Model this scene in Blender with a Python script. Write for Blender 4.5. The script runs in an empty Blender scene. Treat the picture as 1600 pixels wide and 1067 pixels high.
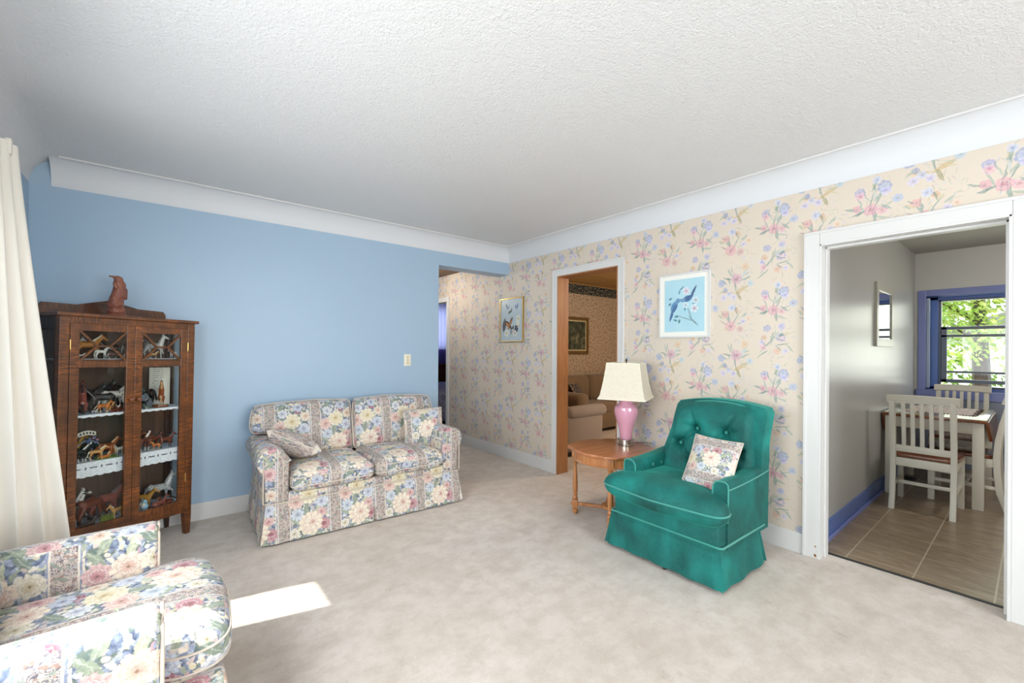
import bpy, bmesh, math, random
from mathutils import Vector, Matrix
PI=math.pi; R=math.radians
random.seed(7)
scn=bpy.context.scene; col=scn.collection
# ------------------------------------------------------------------ mesh helpers
class B:
    def __init__(s): s.bm=bmesh.new()
    def add(s,tb,M=None):
        if M is not None: bmesh.ops.transform(tb,matrix=M,verts=tb.verts)
        me=bpy.data.meshes.new('tmp'); tb.to_mesh(me); tb.free(); s.bm.from_mesh(me); bpy.data.meshes.remove(me); return s
    def box(s,x0,x1,y0,y1,z0,z1,bev=0,seg=2,M=None):
        tb=bmesh.new(); bmesh.ops.create_cube(tb,size=1)
        for v in tb.verts: v.co=Vector(((x0+x1)/2+v.co.x*(x1-x0),(y0+y1)/2+v.co.y*(y1-y0),(z0+z1)/2+v.co.z*(z1-z0)))
        if bev: bmesh.ops.bevel(tb,geom=tb.edges[:],offset=bev,segments=seg,profile=.5,affect='EDGES')
        return s.add(tb,M)
    def bar(s,p,q,w,t,bev=0,up=(0,0,1)):
        p=Vector(p);q=Vector(q);z=(q-p);L=z.length;z.normalize();u=Vector(up);x=u.cross(z)
        if x.length<1e-4: x=Vector((1,0,0)).cross(z)
        x.normalize();y=z.cross(x)
        M=Matrix((x,y,z)).transposed().to_4x4();M.translation=p
        return s.box(-w/2,w/2,-t/2,t/2,0,L,bev,M=M)
    def lathe(s,prof,n=32,M=None,cap=True):
        tb=bmesh.new();rings=[]
        for r,z in prof: rings.append([tb.verts.new((r*math.cos(2*PI*i/n),r*math.sin(2*PI*i/n),z)) for i in range(n)])
        for a,b in zip(rings,rings[1:]):
            for i in range(n): tb.faces.new((a[i],a[(i+1)%n],b[(i+1)%n],b[i]))
        if cap: tb.faces.new(rings[0][::-1]);tb.faces.new(rings[-1])
        return s.add(tb,M)
    def tube(s,pts,r,n=8,closed=False):
        tb=bmesh.new();rings=[];pts=[Vector(p) for p in pts];N=len(pts)
        for i,p in enumerate(pts):
            if closed: t=pts[(i+1)%N]-pts[i-1]
            else: t=pts[min(i+1,N-1)]-pts[max(i-1,0)]
            if t.length<1e-9: t=Vector((0,0,1))
            t.normalize();a=Vector((0,0,1)) if abs(t.z)<.9 else Vector((1,0,0))
            x=a.cross(t).normalized();y=t.cross(x);rr=r[i] if isinstance(r,(list,tuple)) else r
            rings.append([tb.verts.new(p+rr*(x*math.cos(2*PI*k/n)+y*math.sin(2*PI*k/n))) for k in range(n)])
        pr=list(zip(rings,rings[1:]))
        if closed: pr.append((rings[-1],rings[0]))
        for a,b in pr:
            for k in range(n): tb.faces.new((a[k],a[(k+1)%n],b[(k+1)%n],b[k]))
        if not closed: tb.faces.new(rings[0][::-1]);tb.faces.new(rings[-1])
        return s.add(tb)
    def prism(s,out,axis,d0,d1,bev=0,M=None):
        tb=bmesh.new()
        def P(a,b,d): return {'x':(d,a,b),'y':(a,d,b),'z':(a,b,d)}[axis]
        A=[tb.verts.new(P(a,b,d0)) for a,b in out];C=[tb.verts.new(P(a,b,d1)) for a,b in out]
        tb.faces.new(A);tb.faces.new(C[::-1])
        for i in range(len(out)): j=(i+1)%len(out);tb.faces.new((A[j],A[i],C[i],C[j]))
        bmesh.ops.recalc_face_normals(tb,faces=tb.faces)
        if bev:
            bmesh.ops.bevel(tb,geom=[e for e in tb.edges if len(e.link_faces)==2 and e.calc_face_angle(0)>.7],offset=bev,segments=3,profile=.5,affect='EDGES')
        return s.add(tb,M)
    def puff(s,out,T,p=6,q=2,crown=0,nr=10,M=None,wob=0,centre=None):
        """cushion: outline in xy, half thickness T in z, rounded towards the outline"""
        tb=bmesh.new();n=len(out);cx,cy=centre or (sum(a for a,b in out)/n,sum(b for a,b in out)/n)
        def ring(sc,z): return [tb.verts.new((cx+(a-cx)*sc,cy+(b-cy)*sc,z+(wob*math.sin(a*23+b*17+z*30) if wob else 0))) for a,b in out]
        S=[1-(1-math.cos(PI/2*k/nr)) for k in range(nr)]
        S=[math.sin(PI/2*(1-k/nr))**.6 for k in range(nr)]
        rings=[]
        def h(x): return T*max(0,1-x**p)**(1/q)+crown*(1-x*x)
        for k,x in enumerate(S): rings.append(ring(x,h(x)))
        top=tb.verts.new((cx,cy,h(0)))
        low=[rings[0]]
        for k,x in enumerate(S[1:]): low.append(ring(x,-h(x)))
        bot=tb.verts.new((cx,cy,-h(0)))
        for rr,c,fl in ((rings,top,0),(low,bot,1)):
            for a,b in zip(rr,rr[1:]):
                for i in range(n):
                    f=(a[i],a[(i+1)%n],b[(i+1)%n],b[i]);tb.faces.new(f[::-1] if fl else f)
            for i in range(n):
                f=(rr[-1][i],rr[-1][(i+1)%n],c);tb.faces.new(f[::-1] if fl else f)
        return s.add(tb,M)
    def grid(s,f,nu,nv,M=None,flip=False,closed=False):
        tb=bmesh.new();V=[[tb.verts.new(f(i/nu,j/nv)) for i in range(nu+(0 if closed else 1))] for j in range(nv+1)]
        for j in range(nv):
            for i in range(nu):
                k=(i+1)%nu if closed else i+1
                q=(V[j][i],V[j][k],V[j+1][k],V[j+1][i]);tb.faces.new(q[::-1] if flip else q)
        return s.add(tb,M)
    def thick(s,d):
        bmesh.ops.recalc_face_normals(s.bm,faces=s.bm.faces)
        bmesh.ops.solidify(s.bm,geom=s.bm.faces[:],thickness=d);return s
    def obj(s,name,mat,parent=None,smooth=True,angle=.7,loc=None,rot=0):
        me=bpy.data.meshes.new(name);bmesh.ops.recalc_face_normals(s.bm,faces=s.bm.faces);s.bm.to_mesh(me);s.bm.free()
        for m in (mat if isinstance(mat,(list,tuple)) else [mat]): me.materials.append(m)
        if smooth: me.shade_smooth();me.set_sharp_from_angle(angle=angle)
        uv=me.uv_layers.new(name='UVMap').data
        for p in me.polygons:
            n=p.normal;a=max(range(3),key=lambda k:abs(n[k])*(1.0,1.15,1.0)[k])
            for li in p.loop_indices:
                c=me.vertices[me.loops[li].vertex_index].co
                uv[li].uv=(c.y,c.z) if a==0 else (c.x,c.z) if a==1 else (c.x,c.y)
        o=bpy.data.objects.new(name,me);col.objects.link(o)
        if parent: o.parent=parent
        if loc: o.location=loc
        if rot: o.rotation_euler[2]=rot
        return o
def thing(name,label,cat,loc=(0,0,0),rz=0,group=None,rot=None):
    o=bpy.data.objects.new(name,None);col.objects.link(o);o.empty_display_size=.1
    o.location=loc;o.rotation_euler=rot or (0,0,rz);o['label']=label;o['category']=cat
    if group:o['group']=group
    return o
def tag(o,label,cat,group=None,kind=None):
    o['label']=label;o['category']=cat
    if group:o['group']=group
    if kind:o['kind']=kind
    return o
def struct(name,b,m,smooth=False,**k):
    o=b.obj(name,m,smooth=smooth,**k);o['kind']='structure';return o
def copy_tree(o,parent=None):
    c=o.copy();col.objects.link(c)
    if parent:c.parent=parent
    for ch in list(o.children):copy_tree(ch,c)
    return c
def rect(x0,x1,y0,y1,r=.03,n=5):
    o=[]
    m=6
    for cx,cy,a in ((x1-r,y0+r,-90),(x1-r,y1-r,0),(x0+r,y1-r,90),(x0+r,y0+r,180)):
        for k in range(n+1): o.append((cx+r*math.cos(R(a+90*k/n)),cy+r*math.sin(R(a+90*k/n))))
        nx={-90:(x1,y1-r),0:(x0+r,y1),90:(x0,y0+r),180:(x1-r,y0)}[a];l=o[-1]
        for k in range(1,m): o.append((l[0]+(nx[0]-l[0])*k/m,l[1]+(nx[1]-l[1])*k/m))
    return o
def densify(out,d=.04):
    r=[];n=len(out)
    for i in range(n):
        a=Vector(out[i]);b=Vector(out[(i+1)%n]);k=max(1,int((b-a).length/d))
        for j in range(k): r.append(tuple(a+(b-a)*j/k))
    return r
def smooth_poly(out,it=2):
    for _ in range(it):
        n=len(out);out=[((out[i-1][0]+2*out[i][0]+out[(i+1)%n][0])/4,(out[i-1][1]+2*out[i][1]+out[(i+1)%n][1])/4) for i in range(n)]
    return out
# ------------------------------------------------------------------ material helpers
def lin(c):
    if isinstance(c,str):
        c=c.lstrip('#');c=[int(c[i:i+2],16)/255 for i in (0,2,4)]
    return tuple((x/12.92 if x<=.04045 else ((x+.055)/1.055)**2.4) for x in c[:3])+(1,)
class N:
    def __init__(s,t): s.t=t
    def new(s,ty,**kw):
        n=s.t.nodes.new(ty)
        for k,v in kw.items(): setattr(n,k,v)
        return n
    def put(s,sock,v):
        if v is None: return
        if isinstance(v,bpy.types.NodeSocket): s.t.links.new(v,sock)
        else:
            if isinstance(v,str): v=lin(v)
            try: sock.default_value=v
            except Exception: sock.default_value=tuple(v)[:3]
    def m(s,op,a,b=None,c=None,clamp=False):
        n=s.new('ShaderNodeMath',operation=op,use_clamp=clamp)
        for i,v in enumerate((a,b,c)): s.put(n.inputs[i],v)
        return n.outputs[0]
    def v(s,op,a,b=None,c=None,scale=None):
        n=s.new('ShaderNodeVectorMath',operation=op)
        for i,x in enumerate((a,b,c)):
            if x is not None: s.put(n.inputs[i],x)
        if scale is not None: s.put(n.inputs['Scale'],scale)
        return n.outputs['Value'] if op in('LENGTH','DOT_PRODUCT','DISTANCE') else n.outputs['Vector']
    def mix(s,f,a,b,bt='MIX'):
        n=s.new('ShaderNodeMix',data_type='RGBA',blend_type=bt)
        s.put(n.inputs[0],f);s.put(n.inputs[6],a);s.put(n.inputs[7],b);return n.outputs[2]
    def sep(s,v):
        n=s.new('ShaderNodeSeparateXYZ');s.put(n.inputs[0],v);return n.outputs
    def comb(s,x=0,y=0,z=0):
        n=s.new('ShaderNodeCombineXYZ')
        for i,k in enumerate((x,y,z)): s.put(n.inputs[i],k)
        return n.outputs[0]
    def tc(s,k='Object'): return s.new('ShaderNodeTexCoord').outputs[k]
    def noise(s,vec,scale=5,detail=2,rough=.5,dist=0,out=0,dim='3D'):
        n=s.new('ShaderNodeTexNoise',noise_dimensions=dim);s.put(n.inputs['Vector'],vec)
        n.inputs['Scale'].default_value=scale;n.inputs['Detail'].default_value=detail;n.inputs['Roughness'].default_value=rough;n.inputs['Distortion'].default_value=dist
        return n.outputs[out]
    def vor(s,vec,scale=5,feature='F1',dim='2D',rnd=1):
        n=s.new('ShaderNodeTexVoronoi',feature=feature,voronoi_dimensions=dim);s.put(n.inputs['Vector'],vec)
        n.inputs['Scale'].default_value=scale;n.inputs['Randomness'].default_value=rnd;return n.outputs
    def ramp(s,f,stops,interp='LINEAR'):
        n=s.new('ShaderNodeValToRGB');s.put(n.inputs[0],f);r=n.color_ramp;r.interpolation=interp
        while len(r.elements)<len(stops): r.elements.new(.5)
        for e,(p,c) in zip(r.elements,stops): e.position=p;e.color=lin(c) if isinstance(c,str) else (c,c,c,1) if isinstance(c,(int,float)) else tuple(c)
        return n.outputs[0]
    def map(s,vec,loc=(0,0,0),rot=(0,0,0),scale=(1,1,1)):
        n=s.new('ShaderNodeMapping');s.put(n.inputs[0],vec);n.inputs[1].default_value=loc;n.inputs[2].default_value=rot;n.inputs[3].default_value=scale;return n.outputs[0]
    def bump(s,h,strength=.3,dist=.01,normal=None):
        n=s.new('ShaderNodeBump');n.inputs['Strength'].default_value=strength;n.inputs['Distance'].default_value=dist;s.put(n.inputs['Height'],h)
        if normal is not None: s.put(n.inputs['Normal'],normal)
        return n.outputs[0]
    def bsdf(s,color,rough=.6,normal=None,**kw):
        n=s.new('ShaderNodeBsdfPrincipled');s.put(n.inputs['Base Color'],color);s.put(n.inputs['Roughness'],rough)
        if normal is not None: s.put(n.inputs['Normal'],normal)
        for k,v in kw.items(): s.put(n.inputs[k.replace('_',' ')],v)
        return n.outputs[0]
def mat(name):
    m=bpy.data.materials.new(name);m.use_nodes=True;t=m.node_tree;t.nodes.clear();n=N(t);o=n.new('ShaderNodeOutputMaterial')
    n.out=lambda s:t.links.new(s,o.inputs[0]);return m,n
def group(name,ins,outs):
    g=bpy.data.node_groups.new(name,'ShaderNodeTree')
    for nm,ty,df in ins:
        s=g.interface.new_socket(nm,in_out='INPUT',socket_type=ty)
        if df is not None: s.default_value=df
    for nm,ty in outs: g.interface.new_socket(nm,in_out='OUTPUT',socket_type=ty)
    n=N(g);gi=g.nodes.new('NodeGroupInput');go=g.nodes.new('NodeGroupOutput');return g,n,gi.outputs,go.inputs
FV,FC,FF='NodeSocketVector','NodeSocketColor','NodeSocketFloat'
def build_flower():
    g,n,i,o=group('Flower',[('Vector',FV,None),('Loc',FV,None),('Radius',FF,.05),('Rot',FF,0),('Petals',FF,7),('Petal',FC,None),('Center',FC,None),('Base',FC,None),('Alpha',FF,1)],[('Color',FC)])
    d=n.v('SUBTRACT',i['Vector'],i['Loc']);d=n.v('SCALE',d,scale=n.m('DIVIDE',1,i['Radius']));x=n.sep(d)
    r=n.v('LENGTH',d);th=n.m('ADD',n.m('ARCTAN2',x[1],x[0]),i['Rot']);h=n.m('MULTIPLY',th,n.m('MULTIPLY',i['Petals'],.5))
    c=n.m('ABSOLUTE',n.m('COSINE',h));c2=n.m('ABSOLUTE',n.m('SINE',h))
    e=n.m('MULTIPLY_ADD',n.m('POWER',c,.5),.24,.76);e2=n.m('MULTIPLY_ADD',n.m('POWER',c2,.6),.2,.42)
    mask=n.m('MULTIPLY',n.m('SUBTRACT',e,r),11,clamp=True);mask=n.m('MULTIPLY',mask,i['Alpha'])
    t=n.m('MULTIPLY',n.m('SUBTRACT',r,.08),1.5,clamp=True);cl=n.mix(t,i['Center'],i['Petal'])
    cl=n.mix(n.m('MULTIPLY',n.m('SUBTRACT',1,c),.45),cl,i['Center'])
    ring=n.m('SUBTRACT',1,n.m('MULTIPLY',n.m('ABSOLUTE',n.m('SUBTRACT',r,e2)),11),clamp=True);rim=n.m('SUBTRACT',1,n.m('MULTIPLY',n.m('ABSOLUTE',n.m('SUBTRACT',n.m('MULTIPLY',e2,.86),r)),13),clamp=True)
    cl=n.mix(n.m('MULTIPLY',rim,.5),cl,(1,.97,.9,1));cl=n.mix(n.m('MULTIPLY',ring,.22),cl,(.3,.2,.15,1))
    core=n.m('MULTIPLY',n.m('SUBTRACT',.12,r),22,clamp=True)
    cl=n.mix(n.m('MULTIPLY',core,.75),cl,(.2,.12,.05,1));n.put(o[0],n.mix(mask,i['Base'],cl));return g
def build_leaf():
    g,n,i,o=group('Leaf',[('Vector',FV,None),('Loc',FV,None),('Rot',FF,0),('Size',FV,None),('Col',FC,None),('Base',FC,None),('Alpha',FF,1)],[('Color',FC)])
    d=n.v('SUBTRACT',i['Vector'],i['Loc']);r=n.new('ShaderNodeVectorRotate',rotation_type='Z_AXIS');n.put(r.inputs['Vector'],d);n.put(r.inputs['Angle'],n.m('MULTIPLY',i['Rot'],-1))
    d=n.sep(n.v('DIVIDE',r.outputs[0],i['Size']));ay=n.m('ABSOLUTE',d[1])
    mk=n.m('MULTIPLY',n.m('SUBTRACT',n.m('SUBTRACT',1,n.m('MULTIPLY',d[0],d[0])),ay),5,clamp=True);mk=n.m('MULTIPLY',mk,i['Alpha'])
    rib=n.m('MULTIPLY',n.m('SUBTRACT',.2,ay),3,clamp=True);c=n.mix(rib,i['Col'],n.mix(.4,i['Col'],(1,1,.9,1)))
    n.put(o[0],n.mix(mk,i['Base'],c));return g
GF=build_flower();GL=build_leaf()
def chain(n,vec,base):
    if not isinstance(base,bpy.types.NodeSocket): return vec
    return n.v('MULTIPLY_ADD',base,(1e-7,1e-7,0),vec)
def flower(n,vec,x,y,r,petal,centre,base,k=7,rot=0,alpha=1):
    g=n.new('ShaderNodeGroup');g.node_tree=GF;I=g.inputs
    n.put(I['Vector'],chain(n,vec,base));I['Loc'].default_value=(x,y,0);I['Radius'].default_value=r;I['Rot'].default_value=rot;I['Petals'].default_value=k
    n.put(I['Petal'],petal);n.put(I['Center'],centre);n.put(I['Base'],base);n.put(I['Alpha'],alpha);return g.outputs[0]
def leaf(n,vec,x,y,rot,l,w,c,base,alpha=1):
    g=n.new('ShaderNodeGroup');g.node_tree=GL;I=g.inputs
    n.put(I['Vector'],chain(n,vec,base));I['Loc'].default_value=(x,y,0);I['Rot'].default_value=R(rot);I['Size'].default_value=(l,w,1)
    n.put(I['Col'],c);n.put(I['Base'],base);n.put(I['Alpha'],alpha);return g.outputs[0]
def strokes(n,p,scale,l,w,colset,base,fac):
    """scatter of small randomly turned leaf strokes"""
    v=n.vor(p,scale);d=n.v('SUBTRACT',p,v['Position']);r=n.new('ShaderNodeVectorRotate',rotation_type='Z_AXIS');n.put(r.inputs['Vector'],d)
    sc=n.sep(v['Color']);n.put(r.inputs['Angle'],n.m('MULTIPLY',sc[0],6.28));q=n.sep(n.v('DIVIDE',r.outputs[0],(l,w,1)))
    mk=n.m('MULTIPLY',n.m('SUBTRACT',n.m('SUBTRACT',1,n.m('MULTIPLY',q[0],q[0])),n.m('ABSOLUTE',q[1])),3,clamp=True)
    return n.mix(n.m('MULTIPLY',mk,fac),base,n.ramp(sc[1],colset,'CONSTANT'))
def wrap(n,p,cx,cy,tx,ty):
    d=n.v('SUBTRACT',p,(cx,cy,0));return n.v('WRAP',d,(tx/2,ty/2,1),(-tx/2,-ty/2,-1))
# ------------------------------------------------------------------ materials
def paint(name,c,rough=.5,bump=.0,scale=60,**kw):
    m,n=mat(name);p=n.tc();f=n.noise(p,3,3);cc=n.mix(n.m('MULTIPLY',f,.12),c,tuple(x*.8 for x in lin(c)[:3])+(1,))
    nr=n.bump(n.noise(p,scale,2),bump,.004) if bump else None
    n.out(n.bsdf(cc,rough,nr,**kw));return m
def wood(name,c1,c2,scale=6,axis=2,rough=.35,fleck=0,coat=.2):
    m,n=mat(name);p=n.tc();sc=[14,14,14];sc[axis]=1.2
    v=n.map(p,scale=tuple(x*scale/6 for x in sc));f=n.noise(v,3,5,.6,.6);c=n.ramp(f,[(.3,c1),(.7,c2)])
    if fleck:
        s2=[9,9,9];s2[axis]=120
        g=n.noise(n.map(p,scale=tuple(s2)),1,2,.5,.8);g=n.m('SUBTRACT',1,n.m('MULTIPLY',n.m('ABSOLUTE',n.m('SUBTRACT',g,.5)),14),clamp=True);pt=n.noise(p,7,2);g=n.m('MULTIPLY',g,n.m('MULTIPLY',n.m('SUBTRACT',pt,.32,clamp=True),3.2,clamp=True))
        c=n.mix(n.m('MULTIPLY',g,fleck),c,'#b5672c')
    n.out(n.bsdf(c,rough,n.bump(f,.15,.003),Coat_Weight=coat,Coat_Roughness=.2));return m
def fabric():
    m,n=mat('floral_chintz');uv=n.tc('UV');wob=n.noise(uv,22,4,.65,0,1)
    p=n.v('ADD',uv,n.v('SCALE',n.v('SUBTRACT',wob,(.5,.5,.5)),scale=.034));p=n.v('MULTIPLY',p,(1,1,0))
    TX,TY=.34,.58
    x=n.sep(n.v('WRAP',n.v('ADD',uv,n.v('SCALE',n.v('SUBTRACT',wob,(.5,.5,.5)),scale=.006)),(TX,TY,1),(0,0,0)))[0]
    vo=n.vor(p,55);bg=n.mix(n.m('MULTIPLY',vo['Distance'],1.3,clamp=True),'#8d9cb4','#445374');bg=n.mix(n.m('GREATER_THAN',n.noise(p,38,2),.57),bg,'#b4bdc4')
    bg=n.mix(n.m('GREATER_THAN',n.noise(n.v('ADD',p,(3,5,0)),30,1),.58),bg,'#6d7b70')
    sc=n.noise(p,30,1,.5,2.4);sc=n.m('ABSOLUTE',n.m('SUBTRACT',n.m('FRACT',n.m('MULTIPLY',sc,5)),.5))
    tan=n.mix(n.m('MULTIPLY',n.m('SUBTRACT',.24,sc),7,clamp=True),'#cbb9ab','#6e6572');tan=n.mix(n.m('GREATER_THAN',n.noise(p,60,1),.6),tan,'#9c7a6c');tan=n.mix(n.m('GREATER_THAN',n.noise(n.v('ADD',p,(1,7,0)),45,1),.62),tan,'#8b978a')
    inb=n.m('LESS_THAN',x,.09);c=n.mix(inb,bg,tan)
    for a,w,cc in ((.0,.006,'#8a94b0'),(.090,.006,'#8a94b0'),(.007,.004,'#e2d5c4'),(.083,.004,'#e2d5c4'),(.334,.006,'#dcccbc')):
        c=n.mix(n.m('LESS_THAN',n.m('ABSOLUTE',n.m('SUBTRACT',x,a)),w/2+.001),c,cc)
    c=strokes(n,p,24,.026,.009,[(0,'#9aa48e'),(.25,'#c6c8ae'),(.5,'#66796f'),(.7,'#b4bfd0'),(.85,'#c0949a')],c,n.m('SUBTRACT',1,n.m('MULTIPLY',inb,.85)))
    c=strokes(n,chain(n,p,c),40,.014,.009,[(0,'#e6dccb'),(.3,'#c9b4ac'),(.55,'#8f9ab8'),(.8,'#d7c9a6')],c,n.m('SUBTRACT',.9,n.m('MULTIPLY',inb,.8)))
    P=chain(n,p,c);a=wrap(n,P,.215,.10,TX,TY)
    for X,Y,r,l,w,cc in ((-.09,.03,150,.055,.018,'#9da691'),(-.06,-.085,230,.05,.017,'#788879'),(.05,.095,60,.055,.018,'#b6ba9c'),(.06,-.09,-50,.05,.016,'#98a38a'),(-.03,.1,110,.05,.015,'#c2c4a8')): c=leaf(n,a,X,Y,r,l,w,cc,c)
    c=flower(n,a,.09,-.02,.044,'#c98b90','#9a4f60',c,13);c=flower(n,a,.075,.065,.036,'#dcb3ab','#bf7f80',c,9)
    c=flower(n,a,-.085,.075,.042,'#ccd4dc','#98a6ba',c,9,.3);c=flower(n,a,-.105,-.05,.034,'#e9e2d3','#c2b590',c,8)
    c=flower(n,a,0,0,.085,'#eadcc3','#d8ac95',c,11);c=flower(n,a,.012,.008,.05,'#efe4cf','#cf9f88',c,9,.7)
    b=wrap(n,chain(n,p,c),.205,.29,TX,TY)
    for X,Y,r,l,w,cc in ((-.02,-.085,260,.05,.016,'#87937f'),(.07,.03,10,.055,.017,'#b4b99c'),(-.09,.06,130,.055,.016,'#6b7f78'),(-.11,-.02,190,.045,.015,'#bec2a4')): c=leaf(n,b,X,Y,r,l,w,cc,c)
    c=flower(n,b,-.085,-.03,.052,'#e3c2b4','#c48f84',c,10,.5);c=flower(n,b,.085,-.05,.044,'#cdd3de','#9ba5bf',c,8);c=flower(n,b,.10,.045,.040,'#e6d9c4','#c89c80',c,9,.2)
    c=flower(n,b,.045,.085,.024,'#a3576a','#74364a',c,6);c=flower(n,b,-.07,.075,.038,'#dfe0df','#96a0bc',c,9)
    c=flower(n,b,0,.01,.066,'#e6dcbe','#d2bd86',c,10,.2)
    d=wrap(n,chain(n,p,c),.22,.48,TX,TY)
    for X,Y,r,l,w,cc in ((.08,.06,50,.05,.016,'#93a087'),(-.08,-.06,220,.05,.016,'#7f8e7c'),(-.02,.075,100,.045,.015,'#b9be9f')): c=leaf(n,d,X,Y,r,l,w,cc,c)
    c=flower(n,d,.075,.0,.05,'#dcb6b0','#b5707a',c,12,.4);c=flower(n,d,-.09,.02,.045,'#e4ddca','#c4b48c',c,9);c=flower(n,d,.03,-.07,.038,'#bfc8d8','#8794b2',c,8,.1);c=flower(n,d,-.01,.01,.058,'#eddfc8','#d0a18e',c,9,.9)
    fine=n.noise(uv,260,2);sp=n.noise(uv,75,3,.7);c=n.mix(n.m('MULTIPLY',n.m('SUBTRACT',sp,.54,clamp=True),1.6,clamp=True),c,'#efe6d8');c=n.mix(n.m('MULTIPLY',n.m('SUBTRACT',.47,sp,clamp=True),2.4,clamp=True),c,'#565764')
    hs=n.new('ShaderNodeHueSaturation');hs.inputs['Saturation'].default_value=.84;hs.inputs['Value'].default_value=.97;n.put(hs.inputs['Color'],c);c=hs.outputs[0]
    n.out(n.bsdf(c,.85,n.bump(fine,.15,.002),Sheen_Weight=.1));return m
def wallpaper(name,base,base2,amt=1):
    m,n=mat(name);o=n.sep(n.tc());p0=n.comb(n.m('MULTIPLY',o[1],-1),o[2],0);wob=n.noise(p0,30,1,.5,0,1)
    p=n.v('ADD',p0,n.v('SCALE',n.v('SUBTRACT',wob,(.5,.5,.5)),scale=.018));p=n.v('MULTIPLY',p,(1,1,0))
    c=n.mix(n.noise(p0,4,2),base,base2);TX,TY=.53,.57
    al=n.m('MULTIPLY',n.ramp(n.noise(p0,70,2),[(.3,.6),(.6,.92)]),amt)
    G,G2,OC,BL,PK,LV,OR='#6f8f88','#93aa9c','#c4a66c','#8598c4','#c98398','#a5a1cf','#d8a78d'
    bd=n.m('ABSOLUTE',n.m('SUBTRACT',n.m('FRACT',n.m('DIVIDE',n.m('ADD',n.sep(p0)[0],n.m('MULTIPLY',n.noise(p0,2.2,1),.12)),TX/2)),.5))
    fz=n.m('MULTIPLY',n.m('SUBTRACT',n.m('ADD',n.m('MULTIPLY',bd,.9),n.noise(p0,7,2)),.62,clamp=True),5,clamp=True);fz=n.m('MULTIPLY',fz,al)
    c=strokes(n,p,24,.022,.0022,[(0,G),(.4,G2),(.7,'#9aa996'),(.85,'#b7c3dc')],c,n.m('MULTIPLY',fz,.75))
    c=strokes(n,chain(n,p,c),30,.008,.006,[(0,'#dfb4bf'),(.25,'#b8bfe0'),(.5,'#b4c4b6'),(.7,'#e4c8b2'),(.85,'#cfcbe6')],c,n.m('MULTIPLY',fz,.55))
    a=n.v('SCALE',wrap(n,chain(n,p,c),.12+.3,.42+.13,TX,TY),scale=.85)
    for q in ((0,-.02,80,.06,.003,G),(.03,.0,65,.06,.0028,G),(-.04,-.01,110,.055,.003,G2),(.015,-.075,95,.04,.006,G),(.06,-.035,30,.04,.0025,G2),(-.075,-.03,160,.035,.004,G),(-.05,-.055,200,.03,.005,'#5f7f7f'),(.045,-.09,-20,.03,.004,G2),(-.02,.03,125,.035,.0025,G2)): c=leaf(n,a,q[0],q[1],q[2],q[3]*1.2,q[4]*1.5,q[5],c,al)
    c=flower(n,a,.0,-.045,0.032,'#dfa5b4',PK,c,5,0,al);c=flower(n,a,.045,-.055,0.023,'#e6b9c2',PK,c,5,.4,al);c=flower(n,a,.055,.062,0.032,BL,'#9fb0dc',c,7,0,al)
    c=flower(n,a,-.045,.055,0.024,LV,BL,c,6,.4,al);c=flower(n,a,.105,-.01,0.022,'#a8bfe2',BL,c,6,.2,al);c=flower(n,a,-.055,-.03,0.020,'#dfa0ae',PK,c,5,.2,al)
    for q in ((0.016, 0.064, 105, 0.023, 0.0035, '#5f8079'), (0.057, 0.06, 45, 0.026, 0.0027, '#b3c4c4'), (0.017, 0.032, 84, 0.028, 0.0023, '#b3c4c4'), (-0.047, -0.055, 238, 0.017, 0.0022, '#5f8079'), (0.028, 0.016, 55, 0.026, 0.0042, '#8ea79a'), (0.012, 0.084, 83, 0.027, 0.0035, '#c9bb92'), (0.06, -0.041, -41, 0.025, 0.0046, '#7f9c94'), (-0.025, 0.044, 100, 0.02, 0.0024, '#7f9c94'), (0.02, 0.083, 68, 0.033, 0.0044, '#7f9c94')): c=leaf(n,a,q[0],q[1],q[2],q[3]*1.2,q[4]*1.5,q[5],c,al)
    c=flower(n,a,0.024,0.103,0.0195,'#cfd6ee','#8fa3d0',c,5,0.98,al)
    c=flower(n,a,-0.043,0.033,0.0225,'#e8c4ce','#cf8098',c,5,0.27,al)
    c=flower(n,a,0.06,0.036,0.0210,'#d6d2ee','#a39cd0',c,5,0.12,al)
    b=n.v('SCALE',wrap(n,chain(n,p,c),.42,.28,TX,TY),scale=.85)
    for q in ((-.03,-.02,50,.065,.004,G),(0,.02,75,.05,.003,G2),(-.055,-.01,120,.03,.004,G),(.05,-.02,10,.04,.0025,G),(.085,-.04,-50,.03,.004,G2),(-.06,-.08,40,.04,.003,G)): c=leaf(n,b,q[0],q[1],q[2],q[3]*1.2,q[4]*1.5,q[5],c,al)
    c=flower(n,b,.04,.02,0.029,LV,'#e8c4cc',c,8,0,al);c=flower(n,b,-.035,.075,0.023,BL,LV,c,5,0,al);c=flower(n,b,.045,.085,0.020,'#b8b4e2',BL,c,6,.3,al);c=flower(n,b,-.05,.02,0.017,OR,OC,c,5,.2,al);c=flower(n,b,.02,-.06,0.020,'#e2b49e',OR,c,5,0,al)
    for q in ((0.035, 0.009, -17, 0.03, 0.0027, '#5f8079'), (0.044, 0.046, 80, 0.029, 0.0033, '#b3c4c4'), (0.046, 0.034, 16, 0.019, 0.0047, '#5f8079'), (0.075, 0.045, 11, 0.022, 0.0044, '#c9bb92'), (-0.006, 0.032, 76, 0.023, 0.0022, '#5f8079'), (0.02, 0.045, 36, 0.016, 0.0037, '#a3b7a8'), (0.031, -0.044, -47, 0.017, 0.0037, '#5f8079'), (0.043, 0.035, 48, 0.02, 0.0028, '#5f8079'), (0.024, 0.035, 72, 0.033, 0.0027, '#b3c4c4')): c=leaf(n,b,q[0],q[1],q[2],q[3]*1.2,q[4]*1.5,q[5],c,al)
    c=flower(n,b,0.064,-0.058,0.0150,'#d6d2ee','#a39cd0',c,5,0.11,al)
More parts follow.
